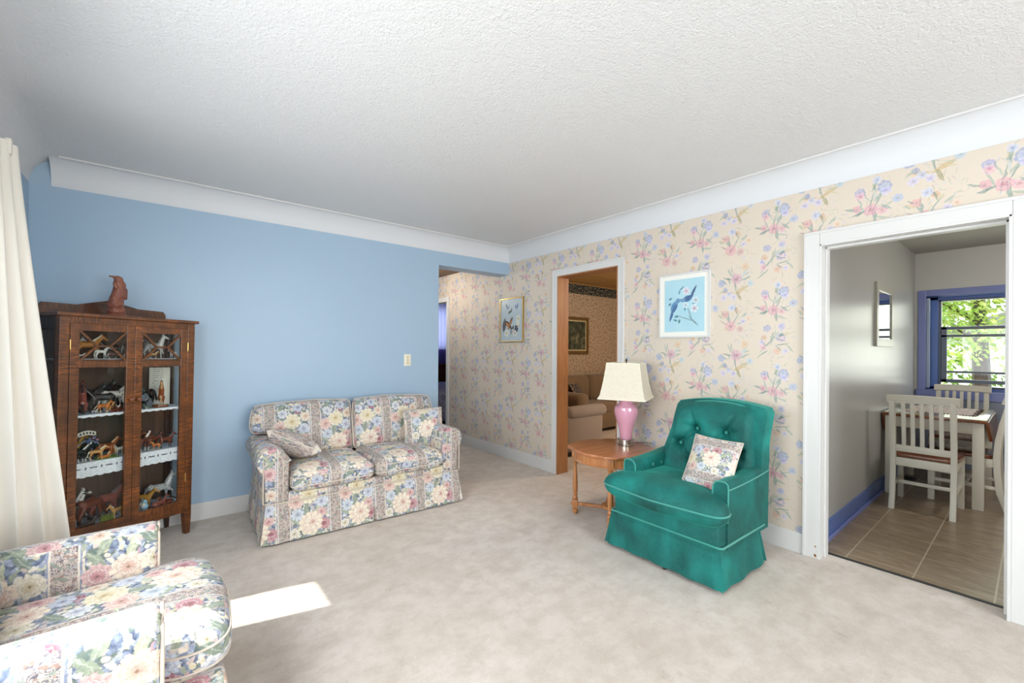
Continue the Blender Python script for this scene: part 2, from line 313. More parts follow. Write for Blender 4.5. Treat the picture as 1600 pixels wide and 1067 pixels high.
    c=flower(n,b,-0.065,-0.005,0.0165,'#d6d2ee','#a39cd0',c,5,0.82,al)
    c=flower(n,b,-0.056,-0.039,0.0225,'#e8c4ce','#cf8098',c,5,0.98,al)
    d=n.v('SCALE',wrap(n,chain(n,p,c),.16,.14,TX,TY),scale=.85)
    for q in ((0,0,100,.07,.004,G),(.04,-.04,30,.05,.007,OC),(-.05,-.05,170,.04,.006,OC),(.025,-.08,-70,.03,.006,'#8d8a55'),(-.03,.07,110,.035,.004,G2),(-.07,.02,140,.03,.003,G),(.06,.07,60,.04,.005,'#a9c3cb')): c=leaf(n,d,q[0],q[1],q[2],q[3]*1.2,q[4]*1.5,q[5],c,al)
    c=flower(n,d,.01,.03,0.037,'#ddb0c4','#a85a86',c,6,.2,al);c=flower(n,d,-.085,.01,0.024,'#94a8d2',BL,c,6,0,al);c=flower(n,d,-.06,-.035,0.017,BL,'#6b80b8',c,5,0,al);c=flower(n,d,.06,.1,0.024,'#dfc08f',OR,c,5,.3,al);c=flower(n,d,.09,-.005,0.020,'#b9d0de','#8cb0c8',c,5,.1,al)
    for q in ((0.057, -0.023, -11, 0.026, 0.0024, '#a3b7a8'), (-0.037, 0.023, 115, 0.019, 0.0034, '#7f9c94'), (0.043, 0.022, 29, 0.033, 0.0024, '#a3b7a8'), (-0.083, -0.043, 218, 0.028, 0.0037, '#a3b7a8'), (-0.02, 0.088, 101, 0.021, 0.003, '#7f9c94'), (0.066, 0.028, 22, 0.029, 0.003, '#7f9c94'), (0.052, -0.04, -21, 0.032, 0.0041, '#c9bb92'), (0.073, 0.057, 27, 0.016, 0.0034, '#7f9c94'), (-0.045, 0.035, 162, 0.031, 0.0037, '#5f8079')): c=leaf(n,d,q[0],q[1],q[2],q[3]*1.2,q[4]*1.5,q[5],c,al)
    c=flower(n,d,-0.038,-0.062,0.0195,'#cfd6ee','#8fa3d0',c,5,0.08,al)
    c=flower(n,d,-0.07,-0.084,0.0210,'#d6d2ee','#a39cd0',c,5,0.39,al)
    c=flower(n,d,-0.008,-0.084,0.0195,'#d6d2ee','#a39cd0',c,5,0.54,al)
    e=n.v('SCALE',wrap(n,chain(n,p,c),.15,.42,TX,TY),scale=.85)
    for q in ((0,0,60,.07,.003,G),(-.03,.04,100,.04,.004,G),(.05,.0,20,.03,.003,G2),(-.06,.0,150,.03,.0025,'#8f7f7a')): c=leaf(n,e,q[0],q[1],q[2],q[3]*1.2,q[4]*1.5,q[5],c,al)
    c=flower(n,e,-.02,-.02,0.037,'#e3a9b0',PK,c,9,0,al);c=flower(n,e,.04,-.04,0.024,'#dbb0ae','#b07f80',c,6,.3,al);c=flower(n,e,-.05,.055,0.024,'#dfa79f',PK,c,6,.1,al);c=flower(n,e,.02,.08,0.017,OR,OC,c,5,0,al)
    for q in ((-0.006, 0.063, 82, 0.016, 0.0023, '#c9bb92'), (0.065, 0.047, 47, 0.024, 0.0045, '#8ea79a'), (0.035, 0.065, 41, 0.017, 0.0046, '#c9bb92'), (-0.048, -0.039, 201, 0.022, 0.0029, '#c9bb92'), (0.014, 0.081, 109, 0.032, 0.0032, '#5f8079'), (-0.037, 0.023, 123, 0.021, 0.0045, '#7f9c94'), (-0.082, 0.041, 138, 0.017, 0.0034, '#8ea79a'), (-0.072, 0.043, 141, 0.024, 0.0039, '#c9bb92'), (-0.069, 0.063, 134, 0.015, 0.0023, '#5f8079')): c=leaf(n,e,q[0],q[1],q[2],q[3]*1.2,q[4]*1.5,q[5],c,al)
    c=flower(n,e,0.089,0.024,0.0180,'#ead2bf','#d2a07f',c,5,0.79,al)
    c=flower(n,e,0.058,0.007,0.0165,'#d6d2ee','#a39cd0',c,5,0.77,al)
    c=flower(n,e,-0.01,0.096,0.0240,'#cfd6ee','#8fa3d0',c,5,0.12,al)
    n.out(n.bsdf(c,.55,n.bump(n.noise(p0,180,2),.1,.002)));return m
def small_print(name,base,dot,scale=22,rough=.7):
    m,n=mat(name);o=n.sep(n.tc());p=n.comb(n.m('ADD',o[0],o[1]),o[2],0);w=n.noise(p,40,1,.5,0,1)
    p=n.v('ADD',p,n.v('SCALE',n.v('SUBTRACT',w,(.5,.5,.5)),scale=.03));v=n.vor(p,scale);f=n.m('MULTIPLY',n.m('SUBTRACT',.28,v['Distance']),9,clamp=True)
    c=n.mix(n.m('MULTIPLY',f,.75),base,dot);v2=n.vor(p,scale*2.3);c=n.mix(n.m('MULTIPLY',n.m('SUBTRACT',.2,v2['Distance']),5,clamp=True),c,'#77805f');n.out(n.bsdf(c,rough));return m
def carpet(name,c1,c2):
    m,n=mat(name);p=n.tc();f=n.noise(p,1.3,4,.6);g=n.noise(p,9,4,.7);h=n.noise(p,420,2,.7)
    c=n.ramp(f,[(.3,c1),(.7,c2)]);c=n.mix(n.m('MULTIPLY',n.m('SUBTRACT',g,.42,clamp=True),1.6,clamp=True),c,'#b09f8f')
    k2=n.noise(n.map(p,loc=(9,1,0),scale=(1,1.6,1)),5,4,.65);c=n.mix(n.m('MULTIPLY',n.m('SUBTRACT',k2,.46,clamp=True),2.2,clamp=True),c,'#bcae9f')
    v=n.noise(n.map(p,loc=(4,2,0)),4.5,5,.75);c=n.mix(n.m('MULTIPLY',n.m('SUBTRACT',v,.60,clamp=True),3.2,clamp=True),c,'#9b8468')
    h2=n.noise(p,90,3,.7);c=n.mix(n.m('MULTIPLY',n.m('SUBTRACT',h2,.5,clamp=True),.7,clamp=True),c,'#94897c')
    n.out(n.bsdf(c,1,n.bump(n.m('ADD',h,n.m('MULTIPLY',g,.6)),.55,.006),Sheen_Weight=.2));return m
def velvet(name='green_velvet'):
    m,n=mat(name);p=n.tc();f=n.noise(p,3.5,3,.5,.3);g=n.noise(n.map(p,scale=(60,60,14)),3,2)
    c=n.ramp(f,[(.3,'#004844'),(.5,'#00645e'),(.68,'#0d877e')]);c=n.mix(n.m('MULTIPLY',n.m('SUBTRACT',g,.45,clamp=True),.45,clamp=True),c,'#3fa092')  # noise mottling: brushed nap, with velvet highlights painted into the colour
    n.out(n.bsdf(c,.75,n.bump(g,.12,.002),Sheen_Weight=.45,Sheen_Roughness=.3,Sheen_Tint='#57e0c8'));return m
def glass(name,tint=(.97,.985,.98,1),ior=1.4):
    m,n=mat(name);t=n.new('ShaderNodeBsdfTransparent');t.inputs[0].default_value=tint;g=n.new('ShaderNodeBsdfGlossy');g.inputs[0].default_value=(1,1,1,1);g.inputs[1].default_value=.01
    f=n.new('ShaderNodeFresnel');f.inputs[0].default_value=ior;bf=n.new('ShaderNodeNewGeometry').outputs['Backfacing'];x=n.new('ShaderNodeMixShader');n.put(x.inputs[0],n.m('MULTIPLY',f.outputs[0],n.m('SUBTRACT',1,bf)));n.t.links.new(t.outputs[0],x.inputs[1]);n.t.links.new(g.outputs[0],x.inputs[2]);n.out(x.outputs[0]);return m
def ceramic(name,c,c2=None,thr=.55,scale=14,rough=.2):
    m,n=mat(name);p=n.tc();cc=c
    if c2:
        f=n.noise(p,scale,2);cc=n.mix(n.m('MULTIPLY',n.m('SUBTRACT',f,thr),20,clamp=True),c,c2)
    n.out(n.bsdf(cc,rough));return m
M={}
M['white']=paint('white_trim_paint','#dcdbd9',.35)
M['ceil']=None
m,n=mat('textured_ceiling');p=n.tc();f=n.noise(p,42,4,.7);f2=n.noise(p,110,2,.6);n.out(n.bsdf(n.mix(n.m('MULTIPLY',f2,.1),'#e0e0e0','#d0d0d1'),.42,n.bump(n.m('ADD',f,n.m('MULTIPLY',f2,.8)),0.8,.006)));M['ceil']=m
M['cove']=paint('smooth_cove_plaster','#dddfe2',.5,.08,120)
M['blue']=paint('blue_wall_paint','#a6bfd5',.42,.05,90)
M['paper']=wallpaper('floral_wallpaper','#dccebc','#d8ccbe',.78)
M['carpet']=carpet('beige_carpet','#dfd5cc','#cfc2b5')
M['fabric']=fabric()
M['piping']=paint('fabric_piping','#cfc2b4',.9)
M['velvet']=velvet();M['velvet_pipe']=paint('velvet_piping','#2a9486',.7,Sheen_Weight=.4)
M['oak']=wood('quartersawn_oak','#3d2110','#6a3d1a',6,2,.32,.7);M['oakx']=wood('quartersawn_oak_rail','#3d2110','#6a3d1a',6,0,.32,.6)
M['oakdark']=wood('dark_oak','#2a1710','#45281a',6,2,.4)
M['oakback']=wood('dark_oak_back','#4a3427','#5e4535',6,2,.6,0,0)
M['maple']=wood('honey_maple','#a5663a','#c98a55',5,2,.3,0,.4);M['maplet']=wood('honey_maple_top','#a3623b','#c4835a',4,0,.28,0,.5)
M['orange_oak']=wood('varnished_door_jamb','#96603a','#b27c4c',5,2,.4,0,.2)
M['glass']=glass('clear_glass');M['brass']=paint('brass','#c9a560',.3,Metallic=1.0)
M['chrome']=paint('brushed_silver','#c8c3b8',.22,Metallic=1.0)
M['pink']=paint('pink_ceramic','#d99db2',.12,Coat_Weight=.6)
M['purple']=paint('periwinkle_trim_paint','#7a84be',.3);M['purple2']=paint('blue_window_trim','#5672b2',.3)
M['greywall']=paint('glossy_grey_wall','#b5b4b0',.3,.08,9)
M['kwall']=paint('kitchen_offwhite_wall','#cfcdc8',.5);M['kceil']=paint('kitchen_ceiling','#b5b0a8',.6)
M['bluegrey']=paint('blue_grey_wall','#8b93a5',.4)
M['sash']=paint('grey_sash_paint','#5f6672',.35);M['wcream']=paint('distressed_cream_paint','#ddd9cb',.45,.1,20)
M['cherry']=wood('cherry_brown_wood','#64341c','#8a4c2a',5,0,.25,0,.4)
M['tablegreen']=wood('table_top_wood','#7b6a3c','#8f7742',5,0,.12,0,.6)
M['curtain']=paint('cream_curtain_cloth','#efeae0',.9,.1,200,Sheen_Weight=.2)
M['tan']=paint('tan_plush','#7d6850',.95,.3,60,Sheen_Weight=.3);M['taupe']=paint('taupe_plush','#978a80',.95,.3,60,Sheen_Weight=.3)
M['black']=paint('black_metal','#1c1a19',.4)
M['ivory']=paint('ivory_plastic','#efe9d4',.35)
M['tvpaper']=small_print('tan_sprig_wallpaper','#c2af96','#754646',20)
M['border']=small_print('black_floral_border','#20242a','#b9b49a',26)
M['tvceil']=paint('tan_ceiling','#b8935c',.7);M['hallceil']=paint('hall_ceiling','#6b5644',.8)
M['lilac']=paint('lilac_wall','#8a80c4',.5)
# ------------------------------------------------------------------ camera
h=1.35;yaw=R(39.14);roll=R(.351)
F=Vector((math.sin(yaw),math.cos(yaw),0));R0=Vector((math.cos(yaw),-math.sin(yaw),0));U0=Vector((0,0,1))
RR=R0*math.cos(roll)+U0*math.sin(roll);UU=U0*math.cos(roll)-R0*math.sin(roll)
cam=bpy.data.cameras.new('camera');co=bpy.data.objects.new('camera',cam);col.objects.link(co)
mw=Matrix((RR,UU,-F)).transposed().to_4x4();mw.translation=(0,0,h);co.matrix_world=mw
cam.sensor_width=36;cam.lens=668/1600*36;cam.shift_y=12.4/1600;cam.clip_start=.02;cam.clip_end=200;scn.camera=co
# ------------------------------------------------------------------ shell
XL,XR,YB,YF,ZC,ZV=-.686,3.312,-2.6,4.138,2.585,2.417
def wall(name,ax,a,b,s0,s1,z0,z1,holes,m):
    """wall slab: ax='x' slab between x=a..b spanning y s0..s1 ; holes (s0,s1,z0,z1)"""
    ss=sorted({s0,s1,*[v for hh in holes for v in hh[:2]]});zz=sorted({z0,z1,*[v for hh in holes for v in hh[2:]]})
    w=B()
    for i in range(len(ss)-1):
        for j in range(len(zz)-1):
            cs,cz=(ss[i]+ss[i+1])/2,(zz[j]+zz[j+1])/2
            if any(q[0]<cs<q[1] and q[2]<cz<q[3] for q in holes): continue
            if ax=='x': w.box(a,b,ss[i],ss[i+1],zz[j],zz[j+1])
            else: w.box(ss[i],ss[i+1],a,b,zz[j],zz[j+1])
    bmesh.ops.remove_doubles(w.bm,verts=w.bm.verts,dist=1e-5)
    return struct(name,w,m)
KD=(.081,.895,0,2.045);TD=(2.486,3.28,0,2.143);BD=(5.61,6.42,0,2.075)
wall('wall_right','x',XR,XR+.07,YB,6.6,0,2.6,[KD,TD,BD],M['paper'])
wall('wall_front','y',YF,YF+.21,XL,2.328,0,2.6,[],M['blue'])
wall('beam','y',YF,YF+.21,2.328,XR,2.27,2.6,[],M['blue'])
W1=(2.66,2.985,.75,2.05);W2=(.1,1.98,.75,2.05);W3=(.2,2.6,.7,2.1)
wall('wall_left','x',XL-.12,XL,YB,YF+.2,0,2.6,[W1,W2],M['blue'])
wall('wall_back','y',YB-.12,YB,XL-.12,XR+.07,0,2.6,[W3],M['blue'])
struct('floor',B().box(XL-.12,3.45,YB-.12,6.7,-.05,0),M['carpet'])
struct('ceiling',B().box(XL-.12,XR+.07,YB-.12,YF+.02,ZC,ZC+.05),M['ceil'])
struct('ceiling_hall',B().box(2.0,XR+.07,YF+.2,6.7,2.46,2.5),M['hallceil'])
wall('wall_hall_left','x',1.95,2.02,YF+.2,6.7,0,2.5,[],M['blue']);wall('wall_hall_end','y',6.6,6.7,1.95,XR+.07,0,2.5,[],M['blue'])
# coves with bead
def cove(name,axis,wallpos,sgn,s0,s1,m):
    c=.13;b=B();K=12
    def f(u,v):
        a=PI/2*v;off=c-c*math.cos(a);z=ZV+(ZC-ZV)*math.sin(a);s=s0+(s1-s0)*u;w=wallpos+sgn*off
        return (w,s,z) if axis=='x' else (s,w,z)
    b.grid(f,1,K);o=struct(name,b,m,smooth=True);return o
cove('trim_1','y',YF-.001,-1,XL+.1,XR,M['cove']);cove('trim_2','x',XR-.001,-1,YB,YF,M['cove']);cove('trim_3','x',XL+.001,1,YB,YF,M['ceil'])
b=B();b.box(XL+.15,XR-.125,YF-.142,YF-.126,ZC-.012,ZC+.001,.004);struct('trim_4',b,M['white'])
b=B();b.box(XR-.142,XR-.126,YB,YF-.125,ZC-.012,ZC+.001,.004);struct('trim_5',b,M['white'])
# baseboards
def base(name,ax,wp,sgn,s0,s1,z=.135,t=.014,m=None):
    b=B();a,c=sorted((wp,wp+sgn*t))
    (b.box(a,c,s0,s1,0,z,.003) if ax=='x' else b.box(s0,s1,a,c,0,z,.003));a,c=sorted((wp,wp+sgn*(t+.008)))
    struct(name,b,m or M['white'])
base('baseboard_front','y',YF,-1,XL,2.328);base('baseboard_right','x',XR,-1,.98,2.403);base('baseboard_hall','x',XR,-1,3.355,5.49);base('baseboard_left','x',XL,1,YB,YF)
base('baseboard_kitchen','y',.953,-1,3.46,7.16,.135,.016,M['purple2'])
b=B().box(3.46,7.16,.953-.03,.953-.016,0,.03,.004);struct('trim_12',b,M['purple'])
# door casings
def casing(name,dr,x0,w,t,m,depth=.15,jm=None,face=-1,both=True):
    y0,y1,z0,z1=dr;b=B();xa=x0-t;xb=x0
    b.box(xa,xb,y0-w,y0,0,z1+w,.004);b.box(xa,xb,y1,y1+w,0,z1+w,.004);b.box(xa,xb,y0,y1,z1,z1+w,.004)
    b.box(xa-.006,xa,y0-w,y0-w+.016,0,z1+w-.016,.002);b.box(xa-.006,xa,y1+w-.016,y1+w,0,z1+w-.016,.002);b.box(xa-.006,xa,y0-w,y1+w,z1+w-.016,z1+w,.002)
    o=struct(name,b,m)
    j=B();j.box(x0-t,x0+depth,y1-.012,y1+.001,0,z1,.002);j.box(x0-t,x0+depth,y0-.001,y0+.012,0,z1,.002);j.box(x0-t,x0+depth,y0,y1,z1-.012,z1+.001,.002)
    if jm is None:
        s=.012;j.box(x0+.055,x0+depth-.035,y1-.012-s,y1-.012,0,z1-.012,.002);j.box(x0+.055,x0+depth-.035,y0+.012,y0+.012+s,0,z1-.012,.002);j.box(x0+.055,x0+depth-.035,y0,y1,z1-.012-s,z1-.012,.002)
    struct(name.replace('trim','trim_jamb'),j,jm or m)
casing('trim_6',KD,XR,.085,.018,M['white'],.15)
casing('trim_7',TD,XR,.072,.018,M['white'],.15,M['orange_oak'])
casing('trim_8',BD,XR,.06,.018,M['white'],.12)
# paint chips on the kitchen door casing foot
b=B()
for (dy,z,s) in ((.004,.075,.008),(.006,.02,.009),(.002,.012,.012)): b.box(XR-.0195,XR-.018,.899+dy,.899+dy+s,z,z+s*1.1)
o=struct('trim_9',b,M['orange_oak'])
# windows of the living room; the unseen back-wall one is added for fill light
def window(name,ax,pos,s0,s1,z0,z1,m,fr=.04,mull=0,parent=None):
    b=B();d=.05
    def bx(a,c,e,f,x0=0,x1=d):
        if ax=='x': b.box(pos+x0,pos+x1,a,c,e,f,.003)
        else: b.box(a,c,pos+x0,pos+x1,e,f,.003)
    bx(s0,s0+fr,z0,z1);bx(s1-fr,s1,z0,z1);bx(s0,s1,z0,z0+fr);bx(s0,s1,z1-fr,z1)
    for k in range(mull): q=s0+(s1-s0)*(k+1)/(mull+1);bx(q-.02,q+.02,z0,z1)
    o=struct(name,b,m);g=B();g.box(*( (pos+.02,pos+.026,s0+fr,s1-fr) if ax=='x' else (s0+fr,s1-fr,pos+.02,pos+.026)),z0+fr,z1-fr)
    g.obj('window_pane',M['glass'],o,smooth=False);return o
window('window_1','x',XL-.1,W1[0],W1[1],.75,2.05,M['white'],.012);window('window_2','x',XL-.1,W2[0],W2[1],.75,2.05,M['white'],.02);window('fill_window','y',YB-.1,W3[0],W3[1],.7,2.1,M['white'],.04,1)
# ---- kitchen shell
m,n=mat('kitchen_vinyl_tile');p=n.tc();br=n.v('ADD',p,(-3.864+.324*20,-.14+.324*20,0));q=n.v('WRAP',br,(.324,.324,1),(0,0,0));qs=n.sep(q)
# ribbed stone look stretched along y
fl=n.noise(n.map(p,scale=(9,2.2,1)),3,5,.65,.8);c=n.ramp(fl,[(.3,'#76634f'),(.5,'#8f7b63'),(.7,'#a4937c')])
gx=n.m('MINIMUM',qs[0],n.m('SUBTRACT',.324,qs[0]));gy=n.m('MINIMUM',qs[1],n.m('SUBTRACT',.324,qs[1]));gm=n.m('MAXIMUM',n.m('LESS_THAN',gy,.004),n.m('LESS_THAN',gx,.0025));c=n.mix(gm,c,'#b9ab97')
n.out(n.bsdf(c,.28,n.bump(fl,.1,.003)));M['vinyl']=m
struct('floor_kitchen',B().box(3.45,7.3,-2.4,1.02,-.05,.004),M['vinyl'])
b=B().box(3.435,3.455,.08,.896,0,.008,.002);struct('trim_10',b,M['black'])
wall('wall_kitchen_side','y',.953,1.0,3.46,7.3,0,2.6,[],M['greywall'])
KW=(-.35,.85,.9,2.02)
wall('wall_kitchen_far','x',7.16,7.22,-2.4,1.0,.88,2.6,[KW],M['kwall']);wall('wall_kitchen_low','x',7.15,7.22,-2.4,1.0,0,.88,[],M['bluegrey'])
wall('wall_kitchen_right','y',-2.5,-2.4,3.4,7.3,0,2.6,[],M['kwall'])
wall('wall_kitchen_near','x',3.382,3.46,-2.4,1.0,0,2.6,[KD],M['kwall'])
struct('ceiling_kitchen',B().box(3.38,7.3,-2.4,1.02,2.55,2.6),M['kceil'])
# window casing, recess, sashes
b=B();t=.02
b.box(7.14,7.16,.85,.922,.80,2.095,.004);b.box(7.14,7.16,-.422,-.35,.80,2.095,.004);b.box(7.14,7.16,-.35,.85,2.02,2.095,.004);b.box(7.13,7.16,-.44,.94,.80,.9,.004)
struct('trim_11',b,M['purple'])
b=B();b.box(7.16,7.44,-.36,.86,.88,.90);b.box(7.16,7.44,-.36,.86,2.02,2.04);b.box(7.16,7.44,.85,.87,.88,2.04);b.box(7.16,7.44,-.37,-.35,.88,2.04)
struct('window_sill',b,M['purple2'])
w=B();X=7.36
fb=B();fb.box(X-.01,X+.06,.765,.85,.9,2.02,.004);fb.box(X-.01,X+.06,-.35,-.26,.9,2.02,.004);fb.box(X-.01,X+.06,-.35,.85,1.985,2.02,.004);fb.box(X-.01,X+.06,-.35,.85,.9,.93,.004);struct('trim_16',fb,M['purple2'])
w.box(X,X+.05,.74,.766,.93,1.985,.004);w.box(X,X+.05,-.27,.766,1.965,1.986,.004);w.box(X,X+.05,-.27,.766,.93,.95,.004)
w.box(X-.02,X+.02,-.26,.74,1.62,1.655,.004);w.box(X-.02,X+.02,-.26,.74,1.53,1.56,.004);w.box(X-.02,X+.0,.69,.74,.985,1.655,.004);w.box(X-.02,X+.02,-.26,.74,.985,1.025,.004);w.box(X,X+.03,-.26,.74,1.10,1.125,.004)
wo=struct('window_4',w,M['sash']);g=B();g.box(X+.03,X+.035,-.26,.74,.93,1.98);g.obj('window_pane',M['glass'],wo,smooth=False)
# white reveal boards at side of recess
b=B();b.box(7.17,7.36,.835,.85,.92,2.0,.003);b.box(7.165,7.185,.82,.85,.92,2.0,.003);struct('trim_13',b,M['chrome'] if 0 else paint('glossy_reveal','#9fb0c8',.12))
# floor register
b=B().box(5.95,6.2,.80,.90,.004,.012,.002)
for k in range(9): b.box(5.965+k*.025,5.975+k*.025,.815,.885,.012,.014)
tag(b.obj('floor_vent',M['black'],smooth=False),'dark metal floor register by the blue kitchen baseboard under the table','vent')
# ---- tv room shell
wall('wall_tv_north','y',5.42,5.48,3.38,8.1,0,2.62,[],M['tvpaper']);wall('wall_tv_east','x',8.0,8.1,1.0,5.5,0,2.62,[],M['tvpaper']);wall('wall_tv_south','y',1.0,1.06,3.46,8.1,0,2.6,[],M['tvpaper']);wall('wall_tv_west','x',3.382,3.46,1.0,5.45,0,2.6,[TD],M['tvpaper'])
b=B();b.box(3.46,8.0,5.412,5.42,2.395,2.57);struct('trim_14',b,M['border'])
b=B();b.box(3.46,8.0,5.39,5.42,2.57,2.585,.003);struct('trim_15',b,M['tvceil'])
b=B().box(3.38,8.1,1.0,5.5,2.585,2.63)
for k in range(5): b.box(3.5+k*.9,3.515+k*.9,1.06,5.4,2.581,2.586)
for k in range(4): b.box(3.46,8.0,1.3+k*1.1,1.315+k*1.1,2.581,2.586)
struct('ceiling_tv',b,M['tvceil']);struct('floor_tv',B().box(3.45,8.1,1.02,5.5,-.05,0),M['carpet'])
# ---- bedroom shell
wall('wall_bed_north','y',8.6,8.7,3.38,7.2,0,2.5,[(4.3,5.6,1.36,2.3)],M['lilac']);wall('wall_bed_east','x',7.1,7.2,5.48,8.7,0,2.5,[],M['lilac']);wall('wall_bed_south','y',5.48,5.53,3.38,7.2,0,2.5,[],M['lilac']);wall('wall_bed_west','x',3.382,3.43,5.48,8.7,0,2.5,[BD],M['lilac'])
struct('ceiling_bed',B().box(3.38,7.2,5.48,8.7,2.42,2.46),M['kwall']);struct('floor_bed',B().box(3.45,7.2,5.5,8.7,-.05,.0),carpet('dark_bedroom_carpet','#6a625c','#574f4a'))
window('window_5','y',8.62,4.3,5.6,1.36,2.3,M['white'])
LW1,LW2,LFILL,LK,LK2,LB,LT,LH,LR,LS,LWORLD,EXPO=7,60,100,9,44,4,85,18,3,7,2.2,0.22
# ================================================================== furniture
FB=M['fabric']
def skirt(name,x,y0,y1,z0,z1,flare,m,parent,pleats=(),th=.012,wav=.004,inset=0):
    """cloth skirt round a rectangle, flared to the floor, with kick pleats"""
    top=[];n=26
    pts=[];L=[]
    per=[((-x,y0),(x,y0)),((x,y0),(x,y1)),((x,y1),(-x,y1)),((-x,y1),(-x,y0))]
    nrm=[(0,-1),(1,0),(0,1),(-1,0)]
    for (a,c),nn in zip(per,nrm):
        k=max(8,int((Vector(c)-Vector(a)).length/.018))
        for i in range(k):
            t=i/k;pts.append((a[0]+(c[0]-a[0])*t,a[1]+(c[1]-a[1])*t,nn,t))
    def f(u,vv):
        px,py,nn,t=pts[int(round(u*len(pts)))%len(pts)]
        v=min(1,vv*2) if vv<=.5 else 2-2*vv;inn=1 if vv<=.5 else .975
        z=z1+(z0-z1)*v;o=flare*v
        corner=min(t,1-t)
        sx=(1 if px>0 else -1) if abs(abs(px)-x)<1e-6 and abs(nn[0])<.5 and corner<.001 else 0
        X=px+nn[0]*o;Y=py+nn[1]*o
        # corners spread both ways
        X=X*(1+ (flare*v/x if abs(nn[1])>.5 else 0));
        if abs(nn[0])>.5: ym=(y0+y1)/2;Y=ym+(Y-ym)*(1+flare*v/((y1-y0)/2))
        w=wav*v*math.sin(px*37+py*29);X+=nn[0]*w;Y+=nn[1]*w
        for (qx,qy) in pleats:
            d=math.hypot(px-qx,py-qy)
            if d<.02: k=(1-d/.02)*v*.035;X-=nn[0]*k;Y-=nn[1]*k
        if corner<.05: k=abs(math.sin(corner/.05*PI))*v*.012;X-=nn[0]*k;Y-=nn[1]*k
        ym=(y0+y1)/2
        return (X*inn,ym+(Y-ym)*inn,z)
    b=B();b.grid(f,len(pts),16,closed=True);return b.obj(name,m,parent,angle=.9)
def loop_pipe(pts,r,m,parent,name='piping',closed=True):
    b=B();b.tube(pts,r,6,closed);return b.obj(name,m,parent)
def puff_pipe(out,ctr,T,p,q,crown,zc,pipe,parent,sc=.985,M_=None,sides=(1,-1)):
    hh=T*(1-sc**p)**(1/q)
    for s in sides:
        pts=[Vector((ctr[0]+(a-ctr[0])*sc,ctr[1]+(b_-ctr[1])*sc,s*hh)) for a,b_ in out]
        if M_ is not None: pts=[M_@v for v in pts]
        else: pts=[v+Vector((0,0,zc)) for v in pts]
        loop_pipe([tuple(v) for v in pts],.004,pipe,parent)
def seat_cushion(x0,x1,y0,y1,zc,T,m,parent,name='seat_cushion',crown=.02,r=.05,front=0,pipe=None):
    out=rect(x0,x1,y0,y1,r)
    if front: out=[(a,b-front*max(0,1-((a-(x0+x1)/2)/((x1-x0)/2))**2)*(1 if b<(y0+y1)/2 else 0)) for a,b in out]
    b=B();b.puff(out,T,8,2.2,crown,12,Matrix.Translation((0,0,zc)));o=b.obj(name,m,parent,angle=1.2)
    if pipe:
        puff_pipe(out,((x0+x1)/2,(y0+y1)/2),T,8,2.2,crown,zc,pipe,o)
    return o
def rolled_arm(x,sg,y0,y1,zt,m,parent,R1=.095,xi=.60,zb=.28,pipe=None):
    """rolled arm: sg=+1/-1 side ; x centre of roll"""
    prof=[(xi,zb),(xi,zt-R1)]
    for k in range(0,13): a=PI-(PI+.9)*k/12;prof.append((x+R1*math.cos(a),zt-R1+R1*math.sin(a)))
    prof+=[(x+R1*.55,zt-R1*2.1),(x+R1*.5,zb)]
    prof=[(sg*a,z) for a,z in prof]
    b=B();b.prism(prof,'y',y0,y1,.02);o=b.obj('arm',m,parent,angle=.8)
    if pipe:
        pp=[(sg*(x+R1*.62*math.cos(a)),y0-.004,zt-R1-.005+R1*.62*math.sin(a)) for a in [PI*k/10 for k in range(11)]]
        b=B();b.tube([(sg*(x+R1*.62),y0-.004,zb+.02)]+pp+[(sg*(x-R1*.62),y0-.004,zb+.02)],.004,6);b.obj('piping',pipe,o)
    return o
def throw(name,label,loc,w,d,T,rot,cat='cushion',m=None,group=None,offu=0):
    o=[];n=14
    for k in range(4):
        for i in range(n):
            t=i/n*2-1;c=1-.05*(1-t*t);e=(w/2*t,-d/2*c)
            if k==0:p=(w/2*t,-d/2*c)
            elif k==1:p=(w/2*c,d/2*t)
            elif k==2:p=(-w/2*t,d/2*c)
            else:p=(-w/2*c,-d/2*t)
            o.append(p)
    b=B();b.puff(o,T,2.2,1.3,0,12);ob=b.obj(name,m or FB,angle=1.4)
    if offu:
        for l in ob.data.uv_layers[0].data: l.uv=(l.uv[0]+offu,l.uv[1]+offu*.6)
    c=B();c.tube([(a*1.0,bb*1.0,0) for a,bb in o],.004,6,True);c.obj('piping',M['piping'],ob)
    ob.location=loc;ob.rotation_euler=rot
    return tag(ob,label,cat,group)
